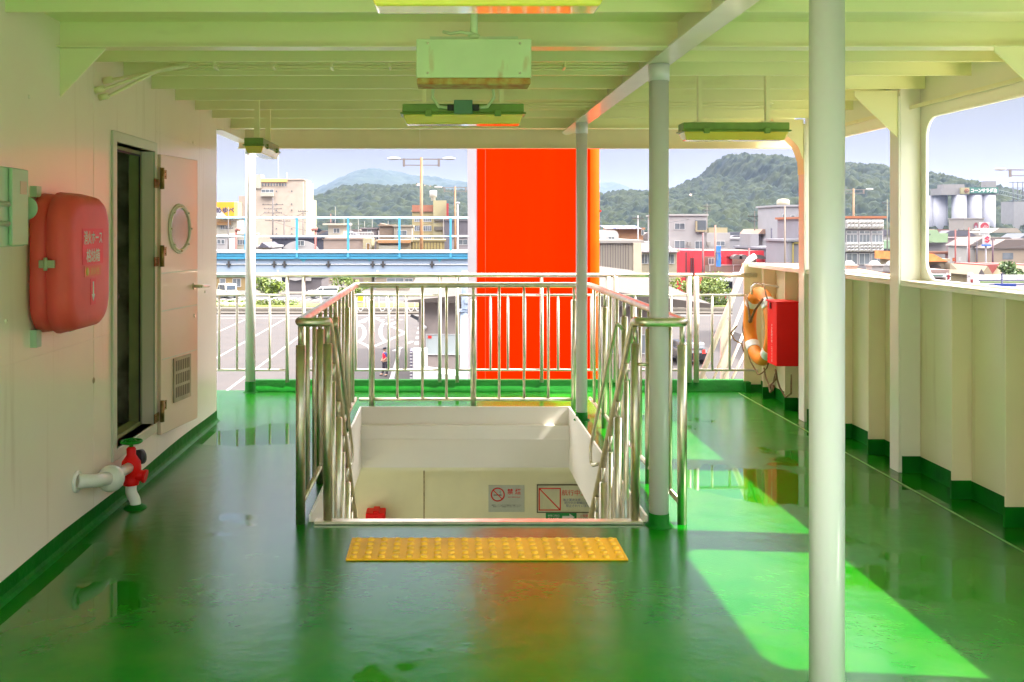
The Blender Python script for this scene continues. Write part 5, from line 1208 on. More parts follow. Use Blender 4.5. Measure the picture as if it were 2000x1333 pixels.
gsb = build(MB().box(PX(1893.5,SY), PX(1949,SY), SY-.3, SY+.9, PZ(378,SY), PZ(366.5,SY)), "sign_board", mat("sign_green", (0.015, 0.10, 0.06, 1), .5), si)
text("コーンサラダ油", (PX(1921,SY), SY-.32, PZ(372.3,SY)), ux, uz, 1, M_tw, si, width=14.0, height=2.3, bold=.02)
m = MB()
for k_ in range(2):
    z = k_*2.2; p0 = Vector((PX(1949,SY), SY+2, PZ(378,SY)+z)); p1 = Vector((PX(2010,SY), SY+2, PZ(392,SY)+z)); m.cyl(p0, p1, .22, n=6)
for i in range(15):
    t0 = i/14; x_ = PX(1949,SY)+(PX(2010,SY)-PX(1949,SY))*t0; z_ = PZ(378,SY)+(PZ(392,SY)-PZ(378,SY))*t0; m.cyl((x_, SY+2, z_), (x_+.9, SY+2, z_+2.1), .12, n=5)
solo(m, "conveyor_bridge", P_(150,170,165), "lattice conveyor bridge sloping down right from the silo tops", "conveyor")
el = thing("elevator_tower", "pale concrete elevator tower with a lattice top at the right edge", "tower", (PX(1992,520), 520, G))
build(MB().box(PX(1980,520), PX(2060,520), 520, 532, G, PZ(394,520)), "wall", P_(200,198,195), el)
m = MB()
for px in (1981, 1990, 2000, 2012): m.cyl((PX(px,520), 521, PZ(394,520)), (PX(px,520), 521, PZ(355,520)), .35, n=6)
for z in (392, 380, 368, 357): m.box(PX(1977,520), PX(2015,520), 520.5, 523, PZ(z,520), PZ(z-1,520))
for i in range(4): m.cyl((PX(1981+i*8,520), 521, PZ(392,520)), (PX(1990+i*8,520), 521, PZ(370,520)), .2, n=5)
build(m, "lattice", P_(160,165,170), el)
# circle sign block
cs = bld("sign_block", "beige blank building carrying red circle signs in front of the silos", "building", 1883, 1921, 428, 330, 10, P_(215,205,190))
def disc(mb, px, py, rx, ry, Y, th=.15): mb.prism([(PX(px+rx*math.cos(R(q)),Y), PZ(py+ry*math.sin(R(q)),Y)) for q in range(0, 360, 15)], 'y', Y-th, Y)
m = MB(); disc(m, 1906, 443, 4, 8, 329.8); build(m, "red_oval", P_(190,60,80), cs)
m = MB(); disc(m, 1906, 445.5, 2.4, 4.5, 329.6); build(m, "grey_oval", P_(200,195,205), cs)
sp = thing("red_ball_sign", "square white sign with a red ball crossed by white stripes in front of the silos", "sign", (PX(1922,325), 325, G))
build(MB().box(PX(1913.5,325), PX(1932.5,325), 325, 325.5, PZ(459,325), PZ(434.5,325)), "board", M_wout, sp)
m = MB(); disc(m, 1923, 443, 8, 7.8, 324.9); build(m, "red_ball", P_(240,50,70), sp)
m = MB()
for i in range(3): m.add([(PX(1916+i*3,324.7), 324.7, PZ(450,324.7)), (PX(1917.5+i*3,324.7), 324.7, PZ(450,324.7)), (PX(1925+i*2.5,324.7), 324.7, PZ(440+i,324.7)), (PX(1924+i*2.5,324.7), 324.7, PZ(440+i,324.7))], [(0,1,2,3)])
build(m, "stripe", M_wout, sp); build(MB().box(PX(1916,324.9), PX(1930,324.9), 324.8, 324.95, PZ(455.5,324.9), PZ(453.5,324.9)), "caption_bar", P_(190,170,180), sp)
build(MB().cyl((PX(1923,325), 325.2, G), (PX(1923,325), 325.2, PZ(459,325)), .25, n=8), "pole", P_(170,165,165), sp)
ss = thing("red_s_sign", "white pole sign with a red angular S emblem over a blue strip", "sign", (PX(1927,110), 110, G))
SS = 110
build(MB().box(PX(1921.5,SS), PX(1934.5,SS), SS, SS+.3, PZ(477,SS), PZ(460,SS)), "board", M_wout, ss)
S_ = [(1928,461.5),(1933,465),(1930.5,466.5),(1928,465),(1925.8,466.4),(1933.4,470),(1928,475),(1922.8,471.3),(1925.2,470),(1928,471.8),(1930.3,470.2),(1922.7,466)]
build(MB().prism([(PX(a,SS), PZ(b,SS)) for a, b in S_], 'y', SS-.06, SS-.005), "emblem", mat("emblem_red", (0.8, 0.02, 0.06, 1), .4), ss)
text("SUZUKI", (PX(1928,SS), SS-.01, PZ(475.8,SS)), ux, uz, 1, M_tb, ss, width=.55)
build(MB().box(PX(1920,SS), PX(1935,SS), SS-.1, SS+.3, PZ(481,SS), PZ(477.8,SS)), "blue_strip", mat("strip_blue", (0.03, 0.12, 0.5, 1), .4), ss)
build(MB().cyl((PX(1927,SS), SS+.15, G), (PX(1927,SS), SS+.15, PZ(481,SS)), .09, n=10), "pole", P_(185,180,190), ss)
# mid town right side
b = bld("green_roof_barn", "mint green gambrel roofed building left of the silos", "building", 1808, 1848, 474, 260, 12, P_(190,180,175)); build(MB().prism([(PX(1806,259), PZ(474,259)), (PX(1847,259), PZ(474,259)), (PX(1848,259), PZ(456,259)), (PX(1831,259), PZ(456,259)), (PX(1826,259), PZ(449,259)), (PX(1806,259), PZ(449,259))], 'y', 258, 272), "roof", P_(205,240,180), b)
b = bld("green_roof_barn", "small mint roofed shed seen just left of the window pillar", "building", 1724, 1745, 486, 240, 10, P_(170,170,190)); build(MB().prism([(PX(1722,239), PZ(486,239)), (PX(1746,239), PZ(486,239)), (PX(1740,239), PZ(470,239)), (PX(1722,239), PZ(470,239))], 'y', 238, 248), "roof", P_(190,230,180), b)
b = bld("grey_shed", "long low mauve shed below the silos", "building", 1848, 1925, 466, 280, 12, P_(200,170,170)); b = bld("grey_shed", "long low grey shed right of the pole sign", "building", 1936, 2030, 474, 270, 12, P_(185,165,175)); build(MB().box(PX(1952,269.8), PX(1994,269.8), 269, 269.9, PZ(468,269.8), PZ(464,269.8)), "white_roof", M_wout, b)
build(MB().prism([(PX(1930,269.5), PZ(455,269.5)), (PX(1990,269.5), PZ(455,269.5)), (PX(1980,269.5), PZ(446,269.5)), (PX(1945,269.5), PZ(446,269.5))], 'y', 268, 280), "upper_roof", P_(215,200,180), b)
pb = thing("orange_pipe_bridge", "long orange pipe bridge crossing behind the red poles on the right", "bridge", (PX(1880,200), 200, -3))
build(MB().box(PX(1720,200), PX(1965,200), 200, 201, PZ(494.5,200), PZ(491.5,200)).box(PX(1720,200), PX(1965,200), 200.1, 200.9, PZ(497,200), PZ(494.6,200)), "beam", P_(220,140,100), pb)
for px in (1735, 1850, 1940): build(MB().box(PX(px,200), PX(px+2,200), 200.2, 200.8, G, PZ(497,200)), "leg", P_(190,110,90), pb)
b = bld("orange_tile_house", "cream house with an orange hip roof and a half round window arch", "building", 1800, 1848, 511, 95, 9, P_(235,215,180)); build(MB().prism([(PX(1798,94), PZ(511,94)), (PX(1846,94), PZ(511,94)), (PX(1818,94), PZ(496,94)), (PX(1798,94), PZ(494,94))], 'y', 93.5, 104), "roof", M_tile, b)
build(MB().prism([(PX(1826+12*math.cos(R(q)),94.9), PZ(526-9*math.sin(R(q)),94.9)) for q in range(0, 181, 15)], 'y', 94.8, 94.98), "arch_window", P_(150,130,110), b)
build(MB().prism([(PX(1846,94.9), PZ(526,94.9)), (PX(1860,94.9), PZ(526,94.9)), (PX(1846,94.9), PZ(513,94.9))], 'y', 94, 100), "gable_wing", P_(235,215,180), b)
b = bld("convenience_store", "small store with a white fascia striped green below the cream arch house", "building", 1800, 1846, 533, 85, 8, P_(205,170,160)); build(MB().box(PX(1800,84.8), PX(1846,84.8), 84.6, 84.95, PZ(542,84.8), PZ(534.5,84.8)), "fascia", M_wout, b); build(MB().box(PX(1812,84.55), PX(1841,84.55), 84.5, 84.58, PZ(539.5,84.55), PZ(538,84.55)), "green_stripe", P_(30,140,100), b)
for i, px in enumerate((1918, 1962, 1996)):
    b = thing("a_frame_house", ["red roofed house with a cream A shaped gable left of the tree", "red roofed house with a cream gable under the tree", "red roofed house at the right edge behind the tree trunk"][i], "building", (PX(px,100), 100, G), "red A frame houses by the car park")
    build(MB().prism([(PX(px-14,100), PZ(538,100)), (PX(px+12,100), PZ(538,100)), (PX(px,100), PZ(519,100))], 'y', 99, 106), "gable", P_(225,205,165), b)
    build(MB().prism([(PX(px-7,98.9), PZ(537,98.9)), (PX(px+5,98.9), PZ(537,98.9)), (PX(px-1,98.9), PZ(526,98.9))], 'y', 98.85, 98.98), "gable_window", P_(120,110,110), b)
    build(MB().box(PX(px+4,101), PX(px+34,101), 101, 107, G, PZ(517,101)), "red_roof", P_(215,100,90), b)
    build(MB().box(PX(px-12,101), PX(px+30,101), 100.2, 106, G, PZ(538,101)), "wall", P_(225,205,165), b)
wf = thing("white_blue_hoarding", "long white hoarding with blue bands and a green strip at the lower right", "fence", (PX(1960,70), 70, G))
build(MB().box(PX(1905,70), PX(2080,70), 70, 70.3, G, PZ(538,70)), "board", P_(225,220,225,.8), wf)
build(MB().box(PX(1911,70), PX(2080,70), 69.95, 69.998, PZ(548,70), PZ(546.5,70)).box(PX(1920,70), PX(2080,70), 69.95, 69.998, PZ(556.5,70), PZ(555.3,70)), "blue_band", P_(40,60,160), wf)
build(MB().box(PX(1914,70), PX(2080,70), 69.96, 69.998, PZ(552.5,70), PZ(550,70)), "green_band", P_(180,225,110), wf)
rs = thing("blue_direction_sign", "small blue finger sign on a dark post in front of the white hoarding", "sign", (PX(1958,60), 60, G))
build(MB().box(PX(1942,60), PX(1983,60), 59.9, 59.98, PZ(560,60), PZ(554.5,60)), "board", P_(20,80,200), rs); build(MB().cyl((PX(1958,60), 60.05, G), (PX(1958,60), 60.05, PZ(536,60)), .06, n=8).box(PX(1955,60), PX(1963,60), 60, 60.1, PZ(536,60), PZ(535,60)), "post", P_(60,60,110), rs)
bs = thing("blue_vertical_banner", "blue upright banner sign on a tall pole in front of the red restaurant", "sign", (PX(1404,112), 112, G))
build(MB().box(PX(1399,112), PX(1408,112), 112, 112.2, PZ(521,112), PZ(481,112)), "board", mat("banner_blue", (0.03, 0.16, 0.55, 1), .5, noise=.2, scale=1.5), bs); build(MB().box(PX(1399.5,111.9), PX(1408,111.9), 111.9, 111.98, PZ(494,112), PZ(491,112)).box(PX(1400,111.9), PX(1403,111.9), 111.9, 111.98, PZ(509,112), PZ(496,112)), "lettering_block", P_(150,190,235), bs)
build(MB().cyl((PX(1397.5,112), 112.1, G), (PX(1397.5,112), 112.1, PZ(440,112)), .12, n=8), "post", P_(200,150,130), bs)
# red poles on the right, plain utility poles
def plain_pole(px, ptop, Y, rad, m, label, group="tall thin poles among the buildings", extras=()):
    t_ = thing("utility_pole", label, "pole", (PX(px,Y), Y, G), group)
    build(MB().cyl((PX(px,Y), Y, G), (PX(px,Y), Y, PZ(ptop,Y)), rad, rad*.7, n=8), "shaft", m, t_)
    for (za, wdt) in extras:
        mm = MB().box(PX(px,Y)-wdt, PX(px,Y)+wdt, Y-.08, Y+.02, PZ(za,Y), PZ(za,Y)+.12)
        for s_ in (-.9, -.45, .45, .9): mm.cyl((PX(px,Y)+wdt*s_, Y-.03, PZ(za,Y)+.06), (PX(px,Y)+wdt*s_, Y-.03, PZ(za,Y)+.32), .05, n=6)
        build(mm, "crossarm", P_(110,105,105), t_)
    return t_
M_pg = P_(140,130,125); M_pr = P_(190,85,75)
plain_pole(1811, 457, 150, .18, P_(120,90,110), "dark purple pole at the left edge of the right window", extras=((460,.5),))
plain_pole(1866, 449, 130, .13, M_pr, "thin red pole, left one of the linked pair", extras=())
plain_pole(1892.5, 445, 130, .16, M_pr, "thicker red pole, right one of the linked pair", extras=((451.5,1.6),))
plain_pole(1889.5, 462, 160, .12, P_(200,195,200), "white pole just left of the thicker red pole")
plain_pole(1908, 470, 180, .12, P_(90,85,110), "short dark pole left of the red S sign", extras=((476,.5),))
plain_pole(1939, 467, 170, .18, P_(120,70,90), "short maroon pole right of the red S sign", extras=((470,.4),))
plain_pole(1733, 390, 160, .14, P_(150,150,130), "lattice topped pole right of the panel fronted office", extras=((398,.9), (412,.7)))
plain_pole(533, 386, 190, .2, M_pg, "pole with many crossarms in front of the tall beige tower", extras=((401,2.2), (409,1.9), (417,1.9), (432,1.6)))
plain_pole(555, 420, 185, .16, M_pg, "slimmer pole right of the many armed pole", extras=((433,1.3),))
plain_pole(592, 410, 180, .14, M_pg, "pole at the right corner of the beige tower", extras=((414,1.0),))
plain_pole(446, 405, 150, .14, M_pg, "pole by the cream building under the billboard", extras=((430,.8), (447,.8)))
plain_pole(646, 418, 170, .13, P_(180,120,110), "brown pole at the left of the small cream upper house", extras=((436,.8),))
plain_pole(1246, 421, 128, .12, P_(205,200,205), "white pole in front of the orange house with solar panels", extras=((428,.8),))
plain_pole(1381, 398, 160, .11, M_pg, "pole rising behind the white three storey building", extras=((405,.6), (413,.6)))
plain_pole(1373, 455, 124, .16, P_(170,120,120), "pinkish pole at the left edge of the restaurant terrace")
plain_pole(1463, 485, 118, .16, P_(190,110,110), "reddish pole in front of the grey awnings")
plain_pole(1474, 412, 150, .13, M_pg, "pole above the grey building roofs", extras=((424,1.1), (433,1.1)))
plain_pole(1507, 446, 128, .16, P_(70,65,100), "dark blue pole on the grey building terrace")
plain_pole(1533, 403, 110, .12, P_(190,170,150), "beige pole in front of the brown and white block")
plain_pole(866+0, 425, 170, .13, M_pg, "pole right of the yellow apartment building", extras=((432,.8),))
for i, (px, ptop) in enumerate(((655,404), (672,428), (685,434), (700,424), (712,432), (727,425), (758,432))):
    plain_pole(px, ptop, 230, .09, P_(190,185,180), ["thin pale pole above the roofs left of the rooftop fence", "first short pale mast over the rooftop fence", "second short pale mast over the rooftop fence", "third short pale mast over the rooftop fence", "fourth short pale mast over the rooftop fence", "fifth short pale mast over the rooftop fence", "last pale mast above the tan clad house"][i], "pale masts above the low roofs")
for i, (px, lt) in enumerate(((461, "red curved lamp post left of the thin column"), (616, "red curved lamp post in front of the white arch"))):
    t_ = thing("red_lamp_post", lt, "lamp post", (PX(px,135), 135, G), "red lamp posts")
    build(MB().cyl((PX(px,135), 135, G), (PX(px,135), 135, PZ(450,135)), .13, n=8), "pole", P_(225,110,95), t_)
    build(MB().tube([(PX(px,135), 135, PZ(452,135)), (PX(px+2,135), 135, PZ(448,135)), (PX(px+ (5 if i == 0 else -4),135), 135, PZ(448,135)), (PX(px+(8 if i == 0 else -7),135), 135, PZ(451,135))], .22, 8), "lamp_head", P_(240,150,135), t_)
# wires
def wire(px0, py0, Y0_, px1, py1, Y1_, sag, label):
    pts = []
    for i in range(17):
        t_ = i/16; Yy = Y0_+(Y1_-Y0_)*t_; a = PX(px0,Y0_)+(PX(px1,Y1_)-PX(px0,Y0_))*t_; z_ = PZ(py0,Y0_)+(PZ(py1,Y1_)-PZ(py0,Y0_))*t_ - sag*4*t_*(1-t_)
        pts.append((a, Yy, z_))
    solo(MB().tube(pts, .035, 4), "overhead_wire", P_(70,70,80), label, "wire", "overhead wires of the town")
wire(446,430,150,533,403,190,1.2,"overhead wire from the cream building pole to the many armed pole")
wire(533,417,190,592,416,180,1.0,"overhead wire between the many armed pole and the tower corner pole")
wire(533,432,190,760,446,175,1.8,"long overhead wire sagging over the white arch and low roofs")
wire(533,409,190,705,438,230,2.0,"upper long overhead wire running right from the many armed pole")
wire(592,416,180,866,432,170,2.0,"overhead wire from the tower corner pole toward the yellow apartment building")
wire(1130,446,128,1246,429,128,.8,"overhead wire reaching the white pole from behind the funnel")
wire(1246,429,128,1381,414,160,1.0,"overhead wire passing behind the near column")
wire(1733,398,160,1811,461,150,.8,"overhead wire at the window pillar on the right")
wire(1811,470,150,2010,478,150,1.2,"overhead wire crossing the town on the right")
# double arm lamp standards
def dlamp(px, Y, ptop, label, arms=2):
    x = PX(px,Y); z = PZ(ptop,Y)
    t_ = thing("lamp_standard", label, "street lamp", (x, Y, G), "tall double arm lamp standards")
    M_lp = mat("rusty_lamp_pole", (0.20, 0.095, 0.03, 1), .6, noise=.25, scale=.8)
    build(MB().cyl((x, Y, G), (x, Y, z+.1), .2, .13, n=12), "pole", M_lp, t_)
    for s_ in (-1, 1):
        build(MB().box(x, x+s_*2.0, Y-.04, Y+.04, z-.12, z-.02).box(x, x+s_*1.65, Y-.04, Y+.04, z-.66, z-.58).box(x+s_*1.5, x+s_*1.72, Y-.06, Y+.06, z-.75, z+.0), "arm", P_(190,175,170), t_)
        build(MB().sphere((x+s_*2.55, Y, z+.0), .62, 14, 8, sq=(1,.4,.22)), "lamp_head", M_wout, t_)
dlamp(823, 85, 310, "tall lamp standard with twin heads on a rusty pole left of the funnel")
dlamp(889, 139, 366, "farther twin head lamp standard close beside the funnel edge")
dlamp(1667, 146, 370, "twin head lamp standard before the panel fronted office")
dlamp(2006, 88, 331, "twin head lamp standard cut off at the right edge above the silos")
t_ = thing("utility_pole", "slim white pole right of the yellow apartment building sign", "pole", (PX(894,120), 120, G)); build(MB().cyl((PX(894,120),120,G), (PX(894,120),120,PZ(397,120)), .09, n=8).sphere((PX(894,120),120,PZ(397,120)), .3, sq=(1,.6,.4)), "shaft", M_wout, t_)

# ---- vehicles
M_tyre = mat("tyre_rubber", (0.02,0.02,0.02,1), .7); M_cg = mat("car_glass", (0.03,0.04,0.05,1), .08, spec=.8)
def car(x, y, rz, pm, label, kind="car", name="parked_car"):
    t_ = thing(name, label, "van" if kind == "van" else "car", (0,0,0), "cars in the harbour town")
    L_, Wd = (4.2, 1.7); hgt = 1.85 if kind == "van" else 1.45
    lo = [(-L_/2, .35), (L_/2, .35), (L_/2, .75), (L_/2-.15, .95), (L_/2-1.0, 1.02), (-L_/2+.1, 1.0), (-L_/2, .8)]
    up = [(L_/2-1.05, 1.0), (L_/2-1.6, hgt-.06), (L_/2-1.9, hgt), (-L_/2+.45, hgt), (-L_/2+.2, hgt-.1), (-L_/2+.05, 1.0)]
    build(MB().prism(lo, 'y', -Wd/2, Wd/2).prism(up, 'y', -Wd/2+.1, Wd/2-.1), "body", pm, t_, bevel=.05)
    gw = MB()
    for s_ in (-1, 1):
        yy = s_*(Wd/2-.1); gw.prism([(L_/2-1.25, 1.06), (L_/2-1.68, hgt-.14), (.1, hgt-.14), (.1, 1.06)], 'y', yy, yy+s_*.012); gw.prism([(0, 1.06), (0, hgt-.14), (-L_/2+.4, hgt-.14), (-L_/2+.25, 1.06)], 'y', yy, yy+s_*.012)
    gw.add([(L_/2-1.02,-.62,1.06),(L_/2-1.02,.62,1.06),(L_/2-1.56,.58,hgt-.12),(L_/2-1.56,-.58,hgt-.12)], [(0,1,2,3)]); gw.add([(-L_/2+.03,-.62,1.1),(-L_/2+.03,.62,1.1),(-L_/2+.16,.58,hgt-.16),(-L_/2+.16,-.58,hgt-.16)], [(0,1,2,3)])
    build(gw, "windows", M_cg, t_, clean=False)
    for sx in (-1, 1):
        for sy in (-1, 1): build(MB().cyl((sx*1.3, sy*(Wd/2-.18), .32), (sx*1.3, sy*(Wd/2+.01), .32), .32, n=16).cyl((sx*1.3, sy*(Wd/2+.01), .32), (sx*1.3, sy*(Wd/2+.02), .32), .19, n=12), "wheel", M_tyre, t_)
    for sy in (-1, 1): build(MB().box(L_/2-.05, L_/2+.01, sy*.55-.16, sy*.55+.16, .68, .82), "headlight", M_wout, t_); build(MB().box(-L_/2-.01, -L_/2+.05, sy*.6-.1, sy*.6+.1, .75, 1.0), "tail_light", M_tr, t_)
    t_.location = (x, y, G+.005); t_.rotation_euler = (0,0,rz); return t_
def cp_(n_, r, g, b): return mat(n_, srgb(r,g,b,.8), .25, noise=.02, coat=.8)
c_w, c_g, c_k, c_b, c_r = cp_("car_white",235,232,228), cp_("car_silver",170,172,178), cp_("car_black",30,30,36), cp_("car_blue",60,80,130), cp_("car_red",160,30,35)
car(PX(440,119), 119, R(125), cp_("car_cream",240,235,205), "cream minivan parked at the kerb at the far left under the walkway", "van", "parked_van")
car(PX(632,118), 118, R(185), c_w, "white car passing behind the left stair railing corner")
car(PX(1318,62)+.6, 62, R(95), c_k, "black car parked at the right end of the grey terminal")
car(PX(1447,108), 108, R(5), c_g, "silver green car behind the inclined white rails")
car(PX(592,45), 45, R(100), c_w, "white car seen between the bars of the left stair railing")
k_ = 0
spots = [(1735,150,c_k,"black car right of the panel office, nearest the pillar"),(1741,165,c_w,"white car beyond the panel office corner"),(1868,112,c_g,"silver car left of the red pole pair"),(1880,120,c_w,"white van between the red poles"),
 (1902,116,c_w,"white car right of the thicker red pole"),(1872,135,c_k,"dark car in the second row left of the red poles"),(1898,140,c_b,"blue car in the second row by the red poles"),(1912,150,c_w,"white car in the back row left of the S sign"),
 (1945,150,c_g,"silver car in the back row right of the S sign"),(1960,155,c_w,"white car in the back row before the tree"),(1932,165,c_k,"black car farthest back below the pipe bridge"),(1856,150,c_w,"white car below the left end of the pipe bridge"),(1729,180,c_b,"blue car below the mint roofed shed")]
for px, Y, m_, lb_ in spots:
    car(PX(px,Y), Y, R(rnd.choice((80, 95, 100, 10, 170))), m_, lb_, "van" if "van" in lb_ else "car")
# small fillers on the right: orange and white signs
t_ = thing("petrol_pump", "white round topped filling pumps right of the small store", "pump", (PX(1896,84), 84, G)); build(MB().box(PX(1896,84), PX(1903,84), 84, 84.6, G, PZ(538,84)).sphere((PX(1899.5,84), 84.3, PZ(538,84)), .25), "casing", M_wout, t_); build(MB().box(PX(1896.5,83.9), PX(1902.5,83.9), 83.9, 83.98, PZ(552,84), PZ(546,84)), "red_foot", P_(210,60,60), t_)
for px, Y, m_, lb_ in ((1855,118,P_(230,230,235),"white shop sign beside the orange banner"), (1863,118,P_(235,110,50),"orange shop banner left of the red poles"), (1875,125,P_(240,238,235),"small white signboard between the red poles"), (1853,86,P_(210,40,60),"round red sign by the small store")):
    t_ = thing("shop_sign", lb_, "sign", (PX(px,Y), Y, G)); build(MB().box(PX(px-2,Y), PX(px+2,Y), Y, Y+.1, PZ(511 if Y > 100 else 546,Y), PZ(504 if Y > 100 else 537,Y)), "board", m_, t_); build(MB().cyl((PX(px,Y),Y+.2,G), (PX(px,Y),Y+.2,PZ(506 if Y > 100 else 540,Y)), .04, n=6), "post", M_pg, t_)

# small far houses spread behind, each with a roof
rr = random.Random(21)
hcols = [(235,220,205),(225,215,215),(210,195,180),(240,235,225),(200,190,190),(225,200,170),(190,185,195)]
rcols = [(120,115,125),(150,130,120),(170,110,90),(110,115,130)]
def small_house(px, Y, wd, h, hc, rc, label):
    x = PX(px,Y); dp = 8; t_ = thing("far_house", label, "house", (x, Y, G), "small houses behind the waterfront buildings")
    build(MB().box(x-wd/2, x+wd/2, Y, Y+dp, G, G+h), "wall", P_(*hc), t_)
    build(MB().prism([(x-wd/2-.5, G+h+.001), (x+wd/2+.5, G+h+.001), (x+wd/4, G+h+1.8), (x-wd/4, G+h+1.8)], 'y', Y-.5, Y+dp+.5), "roof", P_(*rc), t_)
    for i in range(2): build(MB().box(x-wd*.28+i*wd*.38, x-wd*.1+i*wd*.38, Y-.06, Y-.001, G+h-2.2, G+h-.9), "window", M_glass, t_)
NUM = ["first","second","third","fourth","fifth","sixth","seventh","eighth","ninth","tenth","eleventh","twelfth","thirteenth","fourteenth","fifteenth","sixteenth","seventeenth","eighteenth","nineteenth","twentieth"]
zones = [("between the beige tower and small cream upper house", 602, 700, 6, 240, 330), ("behind roofs left of the yellow apartment building", 700, 800, 5, 240, 330), ("behind the grey clad building beside the funnel", 1180, 1300, 4, 180, 300), ("behind the grey awning building", 1425, 1525, 5, 200, 300), ("right of the panel fronted office", 1724, 1800, 3, 280, 340), ("below the silos", 1815, 1880, 4, 300, 340), ("right of the S sign", 1935, 2030, 6, 180, 260)]
for zn, a, b_, n_, y0, y1 in zones:
    for i in range(n_):
        px = a+(b_-a)*(i+.5)/n_+rr.uniform(-4,4); small_house(px, rr.uniform(y0,y1), rr.uniform(8,13), rr.uniform(4.5,7.0), rr.choice(hcols), rr.choice(rcols), f"small far house {zn}, {NUM[i]} from left")

# ---- person on the lot
def skin_mesh(name, J, E, m, parent=None, sub=2):
    me = bpy.data.meshes.new(name); me.from_pydata([Vector(j[:3]) for j in J], E, [])
    o = bpy.data.objects.new(name, me); COL.objects.link(o)
    md = o.modifiers.new("skin", 'SKIN'); o.modifiers.new("sub", 'SUBSURF').levels = sub
    for i, j in enumerate(J): me.skin_vertices[0].data[i].radius = (j[3], j[4] if len(j) > 4 else j[3])
    me.skin_vertices[0].data[0].use_root = True
    dg = bpy.context.evaluated_depsgraph_get(); dg.update(); nm = bpy.data.meshes.new_from_object(o.evaluated_get(dg))
    bpy.data.objects.remove(o)
    for p in nm.polygons: p.use_smooth = True
    nm.materials.clear(); nm.materials.append(m)
    o = bpy.data.objects.new(name, nm); COL.objects.link(o)
    if parent: o.parent = parent
    return o
M_skin = mat("skin", (0.45, 0.25, 0.16, 1), .5)
J = [(0,0,.92,.13,.10),(0,0,1.12,.13,.10),(0,0,1.34,.15,.10),(0,0,1.47,.06),(0.01,0,1.53,.055),(0.02,0,1.60,.09,.095),(0.02,0,1.68,.075,.08),
     (.09,0,.86,.09),(.13,.05,.48,.06),(.16,.08,.09,.045),(-.09,0,.86,.09),(-.12,-.02,.48,.06),(-.20,-.04,.09,.045),(.19,.0,1.38,.055),(.22,.03,1.12,.042),(.12,-.14,.98,.034),(-.19,0,1.38,.055),(-.23,.03,1.12,.042),(-.18,-.1,.94,.034),(.15,-.1,.06,.04),(-.26,-.2,.06,.04),(.10,-.20,.95,.028),(-.16,-.16,.88,.028)]
E_ = [(0,1),(1,2),(2,3),(3,4),(4,5),(5,6),(0,7),(7,8),(8,9),(0,10),(10,11),(11,12),(2,13),(13,14),(14,15),(2,16),(16,17),(17,18),(9,19),(12,20),(15,21),(18,22)]
pe = skin_mesh("person", J, E_, M_skin); tag(pe, "person in a red vest, dark trousers and dark cap standing on the asphalt looking away", "person")
vest = skin_mesh("vest", [(0,0,.95,.155,.125),(0,0,1.12,.155,.125),(0,0,1.34,.175,.125),(0,0,1.43,.09,.08)], [(0,1),(1,2),(2,3)], P_(235,20,50,.9), pe)
sl_ = skin_mesh("sleeves", [(0,0,1.38,.10,.08),(.19,0,1.38,.075),(.22,.03,1.15,.055),(-.19,0,1.38,.075),(-.23,.03,1.15,.055)], [(0,1),(1,2),(0,3),(3,4)], P_(60,60,120,.9), pe)
tro = skin_mesh("trousers", [(0,0,.94,.15,.12),(.09,0,.84,.105),(.13,.05,.48,.085),(.16,.08,.12,.075),(-.09,0,.84,.105),(-.12,-.02,.48,.085),(-.20,-.04,.12,.075)], [(0,1),(1,2),(2,3),(0,4),(4,5),(5,6)], P_(55,50,60,.9), pe)
capm = build(MB().sphere((.02,0,1.68), .115, 12, 8, sq=(1,1.05,.7)).box(-.02,.06,-.22,-.08,1.64,1.655), "cap", P_(45,45,55,.9), pe)
face = build(MB().sphere((0.0,-.095,1.60), .018).sphere((-.035,-.088,1.63), .012).sphere((.035,-.088,1.63), .012).box(-.025,.025,-.098,-.088,1.555,1.562), "face", mat("face_feature", (0.12,0.05,0.04,1), .5), pe)
shoe = build(MB().sphere((.15,.0,.05), .06, sq=(.8,2.2,.8)).sphere((-.23,-.12,.05), .06, sq=(.8,2.2,.8)), "shoes", M_black, pe)
pe.location = (PX(751,55.6), 55.6, G+.01); pe.rotation_euler = (0,0,R(-60)); 
bk_ = thing("bicycle_rider_figure", "bicycle with a bundled load parked on the verge by the near column", "bicycle", (PX(1330,102), 102, G+.12))
bxx, byy = PX(1330,102), 102
m = MB(); m.torus((bxx-.55, byy, G+.47), .33, .025, 'y', 20, 6); m.torus((bxx+.55, byy, G+.47), .33, .025, 'y', 20, 6); build(m, "wheel", M_black, bk_)
build(MB().tube([(bxx-.55,byy,G+.47),(bxx-.15,byy,G+.95),(bxx+.4,byy,G+1.0),(bxx+.55,byy,G+.47),(bxx,byy,G+.45),(bxx-.15,byy,G+.95)], .025, 6), "frame", P_(90,90,120), bk_)
build(MB().sphere((bxx+.3,byy,G+1.25), .33, 10, 8, sq=(1.1,.6,.8)), "load", P_(225,225,240), bk_)

